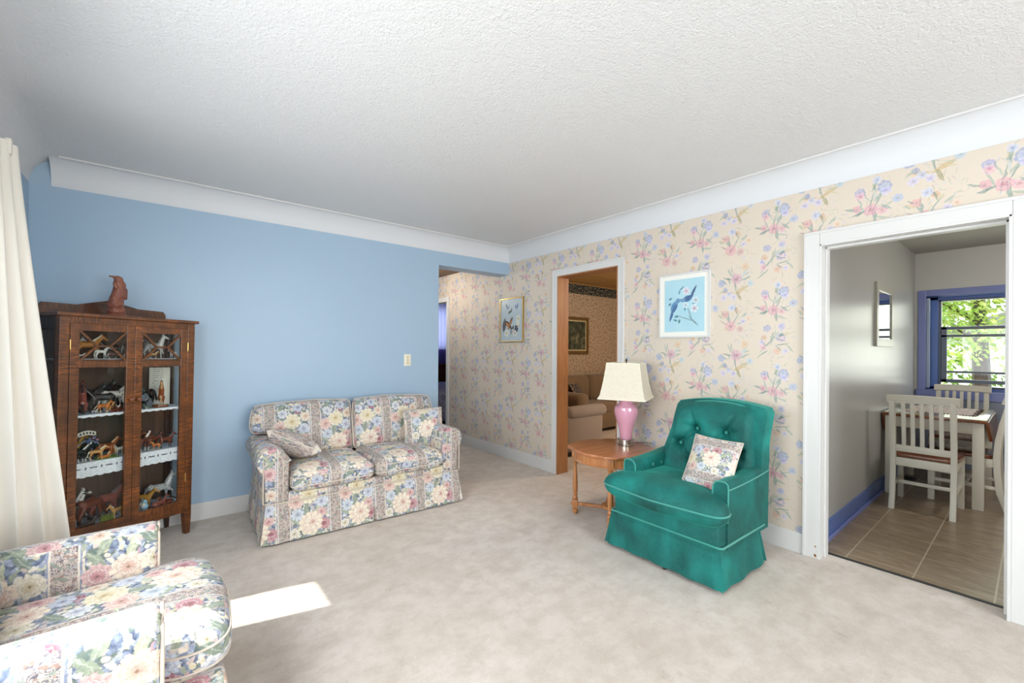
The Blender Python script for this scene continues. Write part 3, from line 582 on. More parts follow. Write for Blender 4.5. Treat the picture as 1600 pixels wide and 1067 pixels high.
# ---------------- loveseat
L=thing('loveseat','small two-seat sofa in blue and cream floral chintz against the blue wall','sofa',(1.285,3.245,0),R(-2.2))
b=B();b.box(-.68,.68,.05,.82,.04,.335,.02,3);b.box(-.66,.66,.70,.86,.3,.80,.05,4);b.obj('frame',FB,L)
skirt('skirt',.745,.035,.835,.012,.275,.035,FB,L,pleats=((0,.035),))
loop_pipe([(a,c,.277) for a,c in rect(-.75,.75,.028,.84,.02)],.005,M['piping'],L)
for sg in (-1,1): rolled_arm(.70,sg,.045,.80,.655,FB,L,.098,.60,.26,M['piping'])
for s in (0,1):
    x0=-.598+.599*s;seat_cushion(x0+.002,x0+.597,-.005,.62,.405,.082,FB,L,crown=.02,pipe=M['piping'])
for s in (0,1):
    sg=-1 if s==0 else 1
    out=[(0,.0),(.585,.0),(.595,.205),(.775,.215),(.785,.30),(.755,.43),(.60,.445),(.3,.455),(.01,.44),(0,.3)]
    out=[(sg*(a+.004),c) for a,c in out]
    out=smooth_poly(densify(out,.03),1)
    if sg<0: out=out[::-1]
    b=B();Mx=Matrix.Translation((0,.615,.455))@Matrix.Rotation(R(90-12),4,'X');b.puff(out,.085,9,2.2,.03,14,Mx,centre=(sg*.33,.26));o=b.obj('back_cushion',FB,L,angle=1.3)
    for l in o.data.uv_layers[0].data: l.uv=(l.uv[0]+.07*s+.02,l.uv[1]+.13)
    pp=[Mx@Vector((a,c,.045)) for a,c in out];loop_pipe([tuple(q) for q in pp],.004,M['piping'],o)
def onL(x,y,z): return L.matrix_basis@Vector((x,y,z)) if False else Vector((1.285+x*math.cos(R(-2.2))-y*math.sin(R(-2.2)),3.245+x*math.sin(R(-2.2))+y*math.cos(R(-2.2)),z))
def pose(o,c,nrm,e1):
    z=Vector(nrm).normalized();x=Vector(e1);x=(x-z*x.dot(z)).normalized();y=z.cross(x);m_=Matrix((x,y,z)).transposed().to_4x4();m_.translation=Vector(c);o.matrix_basis=m_
o=throw('throw_cushion','floral throw cushion slumped over the inner left arm of the loveseat',(0,0,0),.40,.34,.085,(0,0,0),offu=.055)
for l in o.data.uv_layers[0].data: l.uv=(.047+(l.uv[0]-.055)*.22,l.uv[1])
pose(o,(.775,3.62,.605),(.50,.22,.84),(.80,-.28,-.46))
o=throw('throw_cushion','square floral throw cushion standing upright by the right arm of the loveseat',(0,0,0),.36,.36,.07,(0,0,0),offu=.2);pose(o,(1.87,3.585,.62),(-.25,-.92,.30),(1,-.2,0))
# ---------------- floral armchair in the foreground
A=thing('armchair','floral chintz armchair in the foreground corner with sun falling across its arm','armchair',(.15,1.955,0),R(91))
b=B();b.box(-.40,.40,.0,.80,.04,.345,.02,3);b.box(-.42,.42,.64,.82,.3,.90,.06,4);b.obj('frame',FB,A)
skirt('skirt',.40,.02,.80,.012,.26,.03,FB,A,pleats=((0,.02),))
loop_pipe([(a,c,.262) for a,c in rect(-.405,.405,.014,.806,.02)],.005,M['piping'],A)
for sg in (-1,1):
    prof=[(.305,.26),(.30,.5),(.302,.575),(.32,.605),(.355,.62),(.40,.618),(.435,.60),(.45,.56),(.445,.5),(.435,.26)]
    prof=[(sg*a,z) for a,z in prof]
    b=B();b.prism(densify(prof,.03),'y',.16,.80,.018);o=b.obj('arm',FB,A,angle=.8)
    if sg>0:
        for l in o.data.uv_layers[0].data: l.uv=(l.uv[0]-.04,l.uv[1]+.0)
    b=B();b.tube([(sg*.312,.158,.27),(sg*.31,.157,.5),(sg*.325,.157,.59),(sg*.36,.157,.611),(sg*.40,.157,.609),(sg*.432,.157,.585),(sg*.44,.157,.5),(sg*.43,.157,.27)],.005,6);b.obj('piping',M['piping'],o)
out=[(-.345,.155),(-.36,.06),(-.34,.0),(-.28,-.025),(0,-.05),(.28,-.025),(.34,.0),(.36,.06),(.345,.155),(.298,.17),(.295,.66),(-.295,.66),(-.298,.17)]
out=smooth_poly(densify(out,.025),2)
b=B();b.puff(out,.075,9,2.2,.012,14,Matrix.Translation((0,0,.395)),centre=(0,.28));o=b.obj('seat_cushion',FB,A,angle=1.3)
for l in o.data.uv_layers[0].data: l.uv=(l.uv[0]+.10,l.uv[1])
puff_pipe(out,(0,.28),.075,9,2.2,.012,.395,M['piping'],o)
b=B();b.puff(rect(-.29,.29,0,.42,.05),.07,7,2.2,.03,10,Matrix.Translation((0,.62,.47))@Matrix.Rotation(R(78),4,'X'));b.obj('back_cushion',FB,A,angle=1.3)
# ---------------- green velvet chair
V=M['velvet'];VP=M['velvet_pipe']
G=thing('velvet_armchair','emerald green velvet swivel armchair with button-tufted back','armchair',(2.385,1.49,0),R(-90.5))
b=B();b.prism(densify([(-.345,.20),(.375,.20),(.375,.42),(-.345,.42)],.1),'y',.018,.56,.02);o=b.obj('seat_base',V,G)
sk=skirt('skirt',.372,.025,.55,.025,.245,.035,V,G,wav=.006);sk.location.x=.004
loop_pipe([(a,c,.247) for a,c in rect(-.372,.392,.02,.60,.02)],.006,VP,G)
# T seat cushion
out=[(-.40,.115),(-.425,.05),(-.415,-.02),(-.36,-.045),(0,-.085),(.36,-.045),(.415,-.02),(.425,.05),(.40,.115),(.315,.125),(.30,.50),(-.30,.50),(-.315,.125)]
out=smooth_poly(densify(out,.025),2)
b=B();b.puff(out,.084,7,2.1,.02,14,Matrix.Translation((0,0,.43)),centre=(0,.2));o=b.obj('seat_cushion',V,G,angle=1.4)
loop_pipe([(a*1.002,c-.002,.435) for a,c in out],.005,VP,o)
# arms
for sg in (-1,1):
    def arm(u,v,sg=sg):
        # u along depth, v round section
        y=.10+.535*u;zt=.60+.03*u*u;xo=.355+.01*u;xi=.262-.01*u
        P=[(xi+.0,.22),(xi,.5),(xi+.004,zt-.03),(xi+.02,zt-.006),(xi+.045,zt),(xo-.02,zt),(xo-.003,zt-.012),(xo,zt-.04),(xo-.002,.45),(xo-.004,.22)]
        t=v*(len(P)-1);i=min(int(t),len(P)-2);f=t-i
        return (.035+sg*(P[i][0]*(1-f)+P[i+1][0]*f),y,P[i][1]*(1-f)+P[i+1][1]*f)
    b=B();tb=bmesh.new();nu,nv=12,27;VV=[[tb.verts.new(arm(i/nu,j/nv)) for j in range(nv+1)] for i in range(nu+1)]
    for i in range(nu):
        for j in range(nv): tb.faces.new((VV[i][j],VV[i+1][j],VV[i+1][j+1],VV[i][j+1]))
        tb.faces.new((VV[i][nv],VV[i+1][nv],VV[i+1][0],VV[i][0]))
    tb.faces.new(VV[0]);tb.faces.new(VV[nu][::-1]);b.add(tb)
    o=b.obj('arm',V,G,angle=.9)
    pp=[arm(0,j/nv) for j in range(3,nv-1)];loop_pipe([(x,y-.003,z) for x,y,z in pp],.0045,VP,o,closed=False)
    pp=[arm(i/nu,.78) for i in range(nu+1)];loop_pipe(pp,.004,VP,o,closed=False)
    for (yy,zz) in ((.30,.545),(.40,.545)):
        b=B();b.lathe([(.001,-.004),(.012,-.002),(.012,.002),(.001,.006)],12,Matrix.Translation((.035+sg*.258,yy,zz))@Matrix.Rotation(R(90)*-sg,4,'Y'));b.obj('button',VP,o)
# back
btn=[(-.10,.80),(.10,.80),(-.20,.685),(0,.685),(.20,.685),(-.10,.575),(.10,.575)]
prof=[(.44,.30),(.55,.305),(.62,.31),(.68,.295),(.76,.278),(.86,.272),(.93,.265),(.965,.24)]
def bw(z):
    for (a,wa),(c,wc) in zip(prof,prof[1:]):
        if a<=z<=c: return wa+(wc-wa)*(z-a)/(c-a)
    return prof[-1][1]
def back(front,ex=0,off=0):
    def f(u,v):
        x1=u*2-1;zm=.44+(.525)*v;w=bw(zm)+ex;zt=.03*(1-x1*x1)*v**3
        x=x1*w+.035+.05*v;z=zm+zt+ex*v;y=.50+(zm-.44)*.22
        if front:
            e=min(1,(1-abs(x1))/.18);e2=min(1,(1-v)/.14);r=math.sqrt(max(0,1-(1-e)**2))*math.sqrt(max(0,1-(1-e2)**2))
            d=.088*r
            for bx,bz in btn:
                q=((x-.035-.05*v-bx)**2+(z-bz)**2);d-=.046*math.exp(-q/.0013)+.02*math.exp(-q/.005)
            for i,(ax,az) in enumerate(btn):
                for (cx,cz) in btn[i+1:]:
                    l=math.hypot(cx-ax,cz-az)
                    if l>.17: continue
                    X_=x-.035-.05*v;t=max(0,min(1,((X_-ax)*(cx-ax)+(z-az)*(cz-az))/l/l));q=(X_-ax-t*(cx-ax))**2+(z-az-t*(cz-az))**2;d-=.026*math.exp(-q/.00028)
            for (ax,az,cx,cz) in ((-.10,.80,-.16,.95),(.10,.80,.16,.95),(-.2,.685,-.3,.74),(.2,.685,.3,.74),(-.2,.685,-.3,.62),(.2,.685,.3,.62),(-.1,.8,-.24,.84),(.1,.8,.24,.84)):
                l=math.hypot(cx-ax,cz-az);X_=x-.035-.05*v;t=max(0,min(1,((X_-ax)*(cx-ax)+(z-az)*(cz-az))/l/l));q=(X_-ax-t*(cx-ax))**2+(z-az-t*(cz-az))**2;d-=.02*math.exp(-q/.0002)*(1-t)
            y-=d
        else: y+=off
        return (x,y,z)
    return f
b=B();b.grid(back(True),90,80);K=[back(True)(i/40,1) for i in range(41)];Ls=[back(True)(0,j/30) for j in range(31)];Rs=[back(True)(1,j/30) for j in range(31)]
bk=b.obj('backrest',V,G,angle=1.5)
loop_pipe(Ls+K[1:]+Rs[::-1][1:],.006,VP,bk,closed=False)
for bx,bz in btn:
    bb=B();bb.lathe([(.001,-.003),(.011,-.002),(.011,.002),(.001,.006)],12,Matrix.Translation((bx+.035+.05*(bz-.44)/.525,.50+(bz-.44)*.22-.033,bz))@Matrix.Rotation(R(90),4,'X'));bb.obj('button',VP,bk)
def shell(u,v):  # outer shell ring section: from front rim to back
    a=u*2-1;f0=back(False,.0,.0)(u,v);return f0
b=B()
def sh(u,v):
    x1=u*2-1;zm=.26+(.70)*v;w=(max(bw(max(.44,zm)),.0)+.035+.03*max(0,v-.5)*2*(1 if x1>0 else 0));zt=.03*(1-x1*x1)*v**3;return (x1*w+.035+.05*v,(.50+(max(zm,.30)-.44)*.22)+.105-.02*x1*x1,zm+zt+.022*v)
tb=bmesh.new();nu,nv=30,24;fr=[];bkv=[]
for j in range(nv+1):
    v=j/nv;rowf=[];rowb=[]
    for i in range(nu+1):
        x,y,z=sh(i/nu,v);rowb.append(tb.verts.new((x,y,z)));rowf.append(tb.verts.new((x*.985,y-.098,z)))
    fr.append(rowf);bkv.append(rowb)
for j in range(nv):
    for i in range(nu): tb.faces.new((bkv[j][i],bkv[j][i+1],bkv[j+1][i+1],bkv[j+1][i]));tb.faces.new((fr[j][i+1],fr[j][i],fr[j+1][i],fr[j+1][i+1]))
    for i,s in ((0,0),(nu,1)): tb.faces.new((bkv[j][i],bkv[j+1][i],fr[j+1][i],fr[j][i]))
for i in range(nu):
    tb.faces.new((bkv[nv][i],bkv[nv][i+1],fr[nv][i+1],fr[nv][i]));tb.faces.new((bkv[0][i+1],bkv[0][i],fr[0][i],fr[0][i+1]))
b.add(tb);b.obj('back_shell',V,G,angle=.6)
b=B();b.lathe([(.03,.03),(.03,.25)],16,Matrix.Translation((0,.27,0)))
for k in range(4): a=R(45+90*k);b.bar((0,.27,.03),(.22*math.cos(a),.27+.22*math.sin(a),.012),.035,.02,.004)
b.lathe([(.012,0),(.015,.01),(.015,.035),(.012,.04)],12,Matrix.Translation((.04,.02,0)));b.bar((.04,.02,.03),(0,.27,.03),.03,.015,.003);b.obj('swivel_base',paint('grey_steel','#6d6a66',.4,Metallic=.8),G)
o=throw('throw_cushion','small floral throw cushion leaning in the seat of the green velvet armchair',(0,0,0),.36,.29,.055,(0,0,0),offu=.13)
nz=Vector((-.80,-.12,.58)).normalized();u_=Vector((.7756,-.631,0));u_=(u_-nz*u_.dot(nz)).normalized();v_=nz.cross(u_)
for l in o.data.uv_layers[0].data: l.uv=(l.uv[0]*1.5,l.uv[1]*1.5)
pose(o,(2.66,1.285,.64),nz,u_*math.cos(R(58))+v_*math.sin(R(58)))
# ---------------- side table
cx,cy=2.82,2.185
T=thing('side_table','round honey wood side table with turned legs beside the green armchair','table',(cx,cy,0))
MP=M['maple']
out=[]
base_a=math.atan2(.79,-.61)
for k in range(120):
    a=2*PI*k/120;d=min(abs((a-base_a+PI/4*0+PI)%(PI/2)),1)
    dd=((a-base_a)%(PI/2));dd=min(dd,PI/2-dd);r=.325+ (.022 if dd<.16 else .022*max(0,1-(dd-.16)/.05))
    out.append((r*math.cos(a),r*math.sin(a)))
b=B();b.prism(out,'z',.54,.562,.006);b.obj('tabletop',M['maplet'],T,angle=.6)
b=B();b.lathe([(.285,.465),(.30,.465),(.303,.472),(.296,.48),(.296,.53),(.303,.535),(.303,.54),(.285,.54),(.285,.465)],64,cap=False);b.obj('apron',MP,T)
for k in range(4):
    a=base_a+PI/2*k;x,y=.285*math.cos(a),.285*math.sin(a)
    MM=Matrix.Translation((x,y,0))@Matrix.Rotation(a,4,'Z')
    b=B();b.lathe([(.012,.0),(.02,.006),(.024,.02),(.02,.036),(.012,.042),(.014,.048)],20,MM)
    b.box(-.022,.022,-.022,.022,.048,.115,.003,M=MM)
    b.lathe([(.014,.115),(.019,.122),(.022,.13),(.017,.14),(.014,.146),(.02,.152),(.02,.158),(.015,.165),(.019,.18),(.021,.2),(.0215,.24),(.019,.29),(.0145,.34),(.012,.39),(.0115,.405),(.018,.41),(.018,.417),(.012,.423),(.02,.44),(.012,.452)],20,MM)
    b.box(-.024,.026,-.024,.024,.452,.54,.003,M=MM)
    for q in (-.012,0,.012): b.box(.026,.029,q-.003,q+.003,.46,.532,.001,M=MM)
    b.obj('leg',MP,T,angle=.6)
for k in range(2):
    a0=base_a+PI*k
    for s in (1,-1):
        pass
b=B()
for k in range(4):
    a0=base_a+PI/2*k;p0=Vector((.275*math.cos(a0),.275*math.sin(a0)));
    cr=[]
    for t in range(13):
        u=t/12;a=a0+PI/4*u
        r=.27*(1-u)**1.6+.05
        cr.append((r*math.cos(a0+.55*u**2),r*math.sin(a0+.55*u**2),.082))
    for p,q in zip(cr,cr[1:]): b.bar(p,q,.03,.022,.003)
b.lathe([(.07,.07),(.07,.094)],20);b.obj('stretcher',MP,T,angle=.6)
# ---------------- lamp
lx,ly,lz=2.98,2.155,.562
K=thing('table_lamp','table lamp with pink ceramic vase body and square cream shade','lamp',(lx,ly,lz))
b=B();b.lathe([(.062,0),(.066,.003),(.066,.008),(.056,.012),(.056,.04),(.07,.044),(.07,.052),(.05,.055)],40);b.obj('lamp_base',M['chrome'],K)
b=B();b.lathe([(.046,.053),(.05,.06),(.052,.10),(.058,.14),(.07,.18),(.084,.22),(.094,.26),(.097,.285),(.092,.315),(.075,.335),(.058,.345),(.055,.35),(.058,.358),(.058,.385),(.05,.392),(.02,.394),(.006,.40),(.006,.68)],48);b.obj('lamp_body',M['pink'],K,angle=.5)
b=B();b.lathe([(.012,.39),(.014,.40),(.014,.46),(.01,.47),(.028,.52),(.02,.57),(.004,.585)],20);b.obj('bulb',M['ivory'],K)
m,n=mat('cream_lampshade');p=n.tc();f=n.noise(n.map(p,scale=(50,50,50)),2,4,.8,1);c=n.mix(n.m('MULTIPLY',n.m('SUBTRACT',f,.45,clamp=True),3,clamp=True),'#f2ecdc','#dccfae')
s1=n.bsdf(c,.9);tr=n.new('ShaderNodeBsdfTranslucent');n.put(tr.inputs[0],c);mx=n.new('ShaderNodeMixShader');mx.inputs[0].default_value=.25;n.t.links.new(s1,mx.inputs[1]);n.t.links.new(tr.outputs[0],mx.inputs[2]);n.out(mx.outputs[0]);M['shade']=m
sa=math.atan2(-F.y,-F.x)+R(17.5)
def shade(u,v):
    k=u*4;i=int(k)%4;f=k-int(k);hd=.265-(.265-.185)*(v**.62)
    a=sa+i*PI/2;c=sa+(i+1)*PI/2;x=hd*(math.cos(a)*(1-f)+math.cos(c)*f);y=hd*(math.sin(a)*(1-f)+math.sin(c)*f)
    return (x,y,.392+.288*v)
b=B();b.grid(shade,48,14,closed=True);b.thick(.003);sh_=b.obj('lamp_shade',M['shade'],K,angle=.5)
pc=[shade(0+i/48,0) for i in range(48)];b=B();b.tube(pc,.005,6,True);b.tube([shade(i/48,1) for i in range(48)],.005,6,True)
for i in range(4): b.tube([shade(i/4,j/14) for j in range(15)],.003,6)
b.obj('shade_trim',paint('cream_trim','#f2ead6',.9),sh_)
b=B();b.lathe([(.002,.68),(.006,.684),(.004,.69),(.009,.70),(.006,.712),(.001,.722)],14)
for k in range(4): b.bar((0,0,.678),shade(k/4,1),.003,.003)
b.obj('finial',M['black'],K)
b=B();b.tube([(.05,-.0,.008),(.10,.01,.006),(.15,-.02,.006),(.19,-.06,.006),(.205,-.11,.006)],.0025,6);b.obj('power_cord',M['black'],K)
# ---------------- curtain
def cur(u,v):
    z=2.33*(1-v)+.03*v
    top=Vector((-.635,2.965)).lerp(Vector((-.578,3.17)),u);bot=Vector((-.61,2.88)).lerp(Vector((-.338,3.05)),u)
    w=v**1.15;p=top.lerp(bot,w);d=(bot-top).length
    t=(Vector((-.578,3.17))-Vector((-.635,2.965))).lerp(Vector((.29,.17)),w).normalized();nn=Vector((t.y,-t.x))
    am=.014+.020*w;p=p+nn*am*math.sin(u*2*PI*3.2+.6)+t*.008*math.sin(u*19+v*3)
    return (p.x,p.y,z)
b=B();b.grid(cur,110,40);b.thick(.003);c=b.obj('curtain',M['curtain'],angle=1.5);tag(c,'cream pleated curtain panel drawn back beside the china cabinet','curtain')
b=B()
for k in range(5):
    u=(k+.5)/5;x,y,z=cur(u,0);b.box(x-.012,x+.012,y-.014,y+.014,2.27,2.345,.006)
b.obj('pinch_pleat',M['curtain'],c)
rd=B();rd.tube([(-.645,.0,2.352),(-.645,3.22,2.352)],.009,10);rd.box(-.686,-.64,3.19,3.2,2.34,2.365);rd.box(-.686,-.64,.05,.06,2.34,2.365);tag(rd.obj('curtain_rod',M['white']),'white curtain rod above the window holding the cream curtain','rod')
# ---------------- wall things
b=B();b.box(1.925,2.003,YF-.007,YF,1.172,1.294,.003);o=b.obj('switch_plate',M['ivory']);tag(o,'ivory wall plate with small vertical switches on the blue wall','switch')
for k in range(3):
    b=B();b.box(1.958,1.970,YF-.012,YF-.006,1.198+k*.028,1.213+k*.028,.002);b.obj('switch',paint('tan_plastic','#b9a67c',.4),o)
def pic(name,label,y0,y1,z0,z1,fw,mf,mart,t=.02,axis='x',wp=XR,mat_border=0,mb=None):
    if axis=='x': T=Matrix(((0,0,-1,wp),(-1,0,0,(y0+y1)/2),(0,1,0,(z0+z1)/2),(0,0,0,1)))
    else: T=Matrix(((1,0,0,(y0+y1)/2),(0,0,-1,wp),(0,1,0,(z0+z1)/2),(0,0,0,1)))
    w,h_=(y1-y0)/2,(z1-z0)/2
    r=thing(name,label,'mirror' if 'mirror' in name else 'picture');r.matrix_basis=T
    b=B();b.box(-w,-w+fw,-h_,h_,0,t,.002);b.box(w-fw,w,-h_,h_,0,t,.002);b.box(-w+fw,w-fw,-h_,-h_+fw,0,t,.002);b.box(-w+fw,w-fw,h_-fw,h_,0,t,.002);b.obj('picture_frame',mf,r,smooth=False)
    b=B();b.box(-w+fw,w-fw,-h_+fw,h_-fw,.002,t*.55)
    if mb: 
        b.obj('mount',mb,r,smooth=False);b=B();q=mat_border;b.box(-w+fw+q,w-fw-q,-h_+fw+q,h_-fw-q,t*.55,t*.55+.001)
    b.obj('print' if 'mirror' not in name else 'mirror_glass',mart,r,smooth=False);return r
def art(name,base,els,c2=None,rough=.25):
    m,n=mat(name);p=n.v('MULTIPLY',n.tc(),(1,1,0));c=n.mix(n.noise(p,6,3),base,c2 or base)
    for e in els:
        if e[0]=='f': c=flower(n,p,*e[1:4],e[4],e[5],c,*e[6:])
        else: c=leaf(n,p,*e[1:6],e[6],c)
    n.out(n.bsdf(c,rough));return m
# butterfly print  (.447 x .54)  local x right, y up
bf=[('l',.10,-.10,70,.12,.035,'#3d4450'),('l',-.14,-.06,80,.10,.035,'#4a4a50'),('l',.02,-.12,60,.07,.03,'#5d625f'),
 ('l',-.075,-.045,150,.075,.03,'#3a2a22'),('l',-.075,-.05,155,.05,.018,'#c07a34'),('l',-.01,-.02,60,.075,.022,'#3a2a22'),('l',-.015,-.03,60,.05,.012,'#c9853c'),('l',-.05,-.085,-120,.04,.025,'#b5763a'),('l',-.02,-.085,-60,.035,.02,'#4a3326'),
 ('l',-.03,.10,30,.045,.014,'#3c4a44'),('l',.0,.12,70,.035,.01,'#4c5a50'),('l',-.095,.175,115,.045,.011,'#4a5474'),('l',-.06,.155,60,.04,.009,'#6a7694'),('l',.085,.155,110,.035,.012,'#4f6a9a'),('l',.115,.165,80,.04,.013,'#5678ac'),
 ('f',.13,.015,.04,'#e8e6df','#b9b28a',5),('f',.12,-.045,.035,'#eeeeea','#c9c4a0',5),('f',.145,-.08,.03,'#dde0e2','#a9a48a',5),('f',-.09,-.16,.045,'#eeeeea','#bdb8a0',5),('f',.07,-.165,.04,'#e6e6e2','#aaa890',5),('f',.03,-.14,.03,'#d9d9d4','#999999',5)]
pic('butterfly_picture','narrow framed print of butterflies over white blossoms hanging near the hall opening',3.848,4.294,1.44,1.981,.012,M['brass'],art('butterfly_print','#b3c2c9',bf,'#bfccd4'),.02)
bd=[('l',.08,-.13,-45,.07,.006,'#6d8a94'),('l',.02,-.11,160,.12,.004,'#7c98a2'),('l',.05,-.07,110,.07,.005,'#7c98a2'),
 ('l',-.085,-.005,62,.06,.03,'#5f8fb8'),('l',-.108,-.075,72,.065,.013,'#3d6294'),('l',-.08,-.02,66,.05,.016,'#3f6a9c'),('l',-.052,.04,30,.026,.02,'#5f8fb8'),('l',.03,.052,18,.05,.028,'#5a80ac'),('l',.045,.06,30,.05,.014,'#3f6090'),('l',.08,.105,62,.065,.011,'#3d5a86'),('l',-.012,.04,10,.024,.016,'#6f98bc'),('l',-.02,.045,10,.02,.012,'#6f98bc'),
 ('l',-.12,.06,25,.02,.008,'#4a7c98'),('l',-.125,.015,40,.018,.01,'#4a7c98'),('l',-.065,-.09,0,.022,.009,'#4a8090'),('l',-.075,-.12,-20,.022,.008,'#4a8090'),('l',-.04,-.13,80,.02,.01,'#4a8090'),('l',-.02,.14,40,.03,.006,'#4f86a0'),('l',-.04,.11,80,.02,.008,'#5a93ab'),('l',.09,.02,30,.025,.012,'#4a84a0'),('l',.01,-.03,80,.02,.009,'#5a93ab'),
 ('f',.02,.115,.034,'#dfe4ec','#c3b3c6',5),('f',.10,.035,.03,'#dfeaf0','#9fb4c0',5),('f',.09,-.03,.034,'#e4eef2','#b0a0b8',5),('f',.015,.0,.026,'#dcecf2','#a0c0cc',5)]
pic('bird_picture','white framed pale blue print of two birds on a branch above the green armchair',1.607,2.05,1.455,1.985,.014,M['white'],art('bird_print','#c0e0e8',bd,'#a3d0e0'),.02,mat_border=.035,mb=paint('cream_mount','#efeee6',.5))
m,n=mat('landscape_print');p=n.tc();f=n.noise(p,9,5,.65);c=n.ramp(f,[(.35,'#20261f'),(.55,'#4c5545'),(.72,'#a39a78')]);n.out(n.bsdf(c,.3))
mm=m;pic('landscape_picture','gilt framed dark landscape print on the tan wallpaper beyond the doorway',5.33,6.27,1.27,1.96,.06,wood('gilt_frame','#5d4526','#7d5f33',6,0,.4,0,0),mm,.03,'y',5.42,.024,paint('cream_mount2','#cfc397',.6))
mi,n=mat('mirror_silver');n.out(n.bsdf('#dfe2e0',.02,Metallic=1.0))
mr=pic('wall_mirror','small rectangular mirror in a pale frame on the glossy grey kitchen wall',5.09,5.80,1.40,2.0,.075,paint('silver_frame','#b5b3a4',.3),mi,.022,'y',.953)
# ---------------- kitchen chairs and table
WC,CH=M['wcream'],M['cherry']
def kchair(label,loc,rz):
    r=thing('dining_chair',label,'chair',loc,rz,'cream dining chairs in the kitchen')
    # faces -y local ; seat front y=-.25
    out=[(-.215,-.25),(-.1,-.262),(.1,-.262),(.215,-.25),(.222,-.1),(.2,.16),(-.2,.16),(-.222,-.1)]
    b=B();b.prism(smooth_poly(densify(out,.03),2),'z',.435,.465,.008);b.obj('seat',CH,r)
    b=B();b.box(-.19,.19,-.225,-.205,.365,.435,.002);b.box(-.185,.185,.165,.185,.365,.435,.002);b.box(-.2,-.18,-.21,.17,.365,.435,.002);b.box(.18,.2,-.21,.17,.365,.435,.002);b.obj('seat_frame',WC,r)
    for sx in (-1,1):
        b=B();b.bar((sx*.195,-.215,0),(sx*.195,-.215,.435),.045,.04,.004);b.box(sx*.195-.0235,sx*.195+.0235,-.236,-.194,.045,.048);b.obj('leg',WC,r)
        pts=[(.245,0),(.2,.15),(.185,.3),(.18,.45),(.19,.6),(.215,.75),(.255,.93)]
        b=B()
        o=[(y-.02,z) for y,z in pts]+[(y+.022,z) for y,z in pts[::-1]]
        b.prism(o,'x',sx*.185-.019,sx*.185+.019,.003);b.obj('leg',WC,r)
        b=B();b.bar((sx*.19,-.2,.19),(sx*.19,.2,.19),.02,.03,.003);b.obj('stretcher',WC,r)
    b=B();b.bar((-.185,.0,.19),(.185,.0,.19),.02,.03,.003);b.obj('stretcher',WC,r)
    b=B();b.grid(lambda u,v:(-.222+.444*u,.232+.02*math.sin(PI*u)+.018*v,.905+.065*v+.006*math.sin(PI*u)),16,2);b.thick(.026);b.obj('top_rail',WC,r)
    b=B();b.box(-.17,.17,.172,.196,.49,.545,.003);b.obj('lower_rail',WC,r)
    for k in range(5):
        x=-.115+k*.0575;b=B();pp=[(.183,.54),(.19,.62),(.207,.75),(.24,.91)]
        o=[(y-.006,z) for y,z in pp]+[(y+.008,z) for y,z in pp[::-1]];b.prism(o,'x',x-.014,x+.014,.002);b.obj('slat',WC,r)
    return r
kchair('cream slat-back dining chair nearest the doorway with its back to the living room',(5.12,.605,.004),R(90))
kchair('cream slat-back dining chair at the far end of the table below the window',(6.66,.53,.004),R(-90))
kchair('cream slat-back dining chair right of the table, cut off by the door casing',(5.665,.395,.004),R(180+0))
t=thing('dining_table','small drop-leaf dining table with cream legs against the grey kitchen wall','table',(5.88,.60,.004))
b=B();b.box(-.53,.53,-.335,.335,.745,.772,.005);b.obj('tabletop',M['tablegreen'],t)
b=B();b.box(-.532,.532,-.337,.337,.742,.764,.004);b.obj('table_edge',CH,t)
for sg in (-1,1):
    def lf(u,v,sg=sg): 
        s=.17*v;e=.07*max(0,v-.5)*2*(abs(2*u-1)**3);x=(-.5+1.0*u)*(1-.16*v*v)
        return (x,sg*(.345+.02*v*(1 if sg<0 else .08)),.755-s)
    b=B();b.grid(lf,20,8);b.thick(.02);b.obj('drop_leaf',CH,t)
b=B();b.box(-.47,.47,-.30,-.28,.64,.742,.003);b.box(-.47,.47,.28,.30,.64,.742,.003);b.box(-.49,-.47,-.29,.29,.64,.742,.003);b.box(.47,.49,-.29,.29,.64,.742,.003);b.obj('apron',WC,t)
for sx in (-1,1):
    for sy in (-1,1):
        b=B();b.box(sx*.475-.035,sx*.475+.035,sy*.285-.035,sy*.285+.035,0,.742,.004);o=b.obj('leg',WC,t)
b=B()
def rn(u,v): return (5.60+.72*u+.012*math.sin(v*40),.36+.46*v+.012*math.sin(u*50),.778+.002*math.sin(u*30+v*20))
b.grid(rn,40,24);b.thick(.002)
m,n=mat('embroidered_runner');p=n.tc();v=n.vor(n.v('MULTIPLY',p,(1,1,0)),26);c=n.mix(n.m('MULTIPLY',n.m('SUBTRACT',.3,v['Distance']),5,clamp=True),'#d8ccc4','#b08a84');n.out(n.bsdf(c,.9))
o=b.obj('table_runner',m);tag(o,'pale table runner with dark fringe lying on the kitchen table','table runner')
b=B()
for k in range(24):
    x,y,z=rn(0,k/23);b.bar((x,y,z+.004),(x-.022,y,z-.001),.006,.004)
for k in range(30):
    x,y,z=rn(k/29,0);b.bar((x,y,z+.004),(x,y-.02,z-.001),.006,.004)
b.obj('fringe',paint('dark_fringe','#5a4440',.9),o)
b=B();b.lathe([(.035,0),(.04,.01),(.025,.02),(.03,.05),(.045,.085),(.043,.085),(.028,.05),(.02,.025)],24);o=b.obj('glass_jar',M['glass'],loc=(5.46,.83,.778));tag(o,'small clear glass dish on the wall side of the kitchen table','glass')
b=B();b.lathe([(.02,0),(.024,.004),(.024,.05),(.016,.058),(.016,.066),(.001,.07)],18);o=b.obj('shaker',M['ivory'],loc=(5.49,.74,.778));tag(o,'short white shaker beside the glass dish on the kitchen table','shaker')
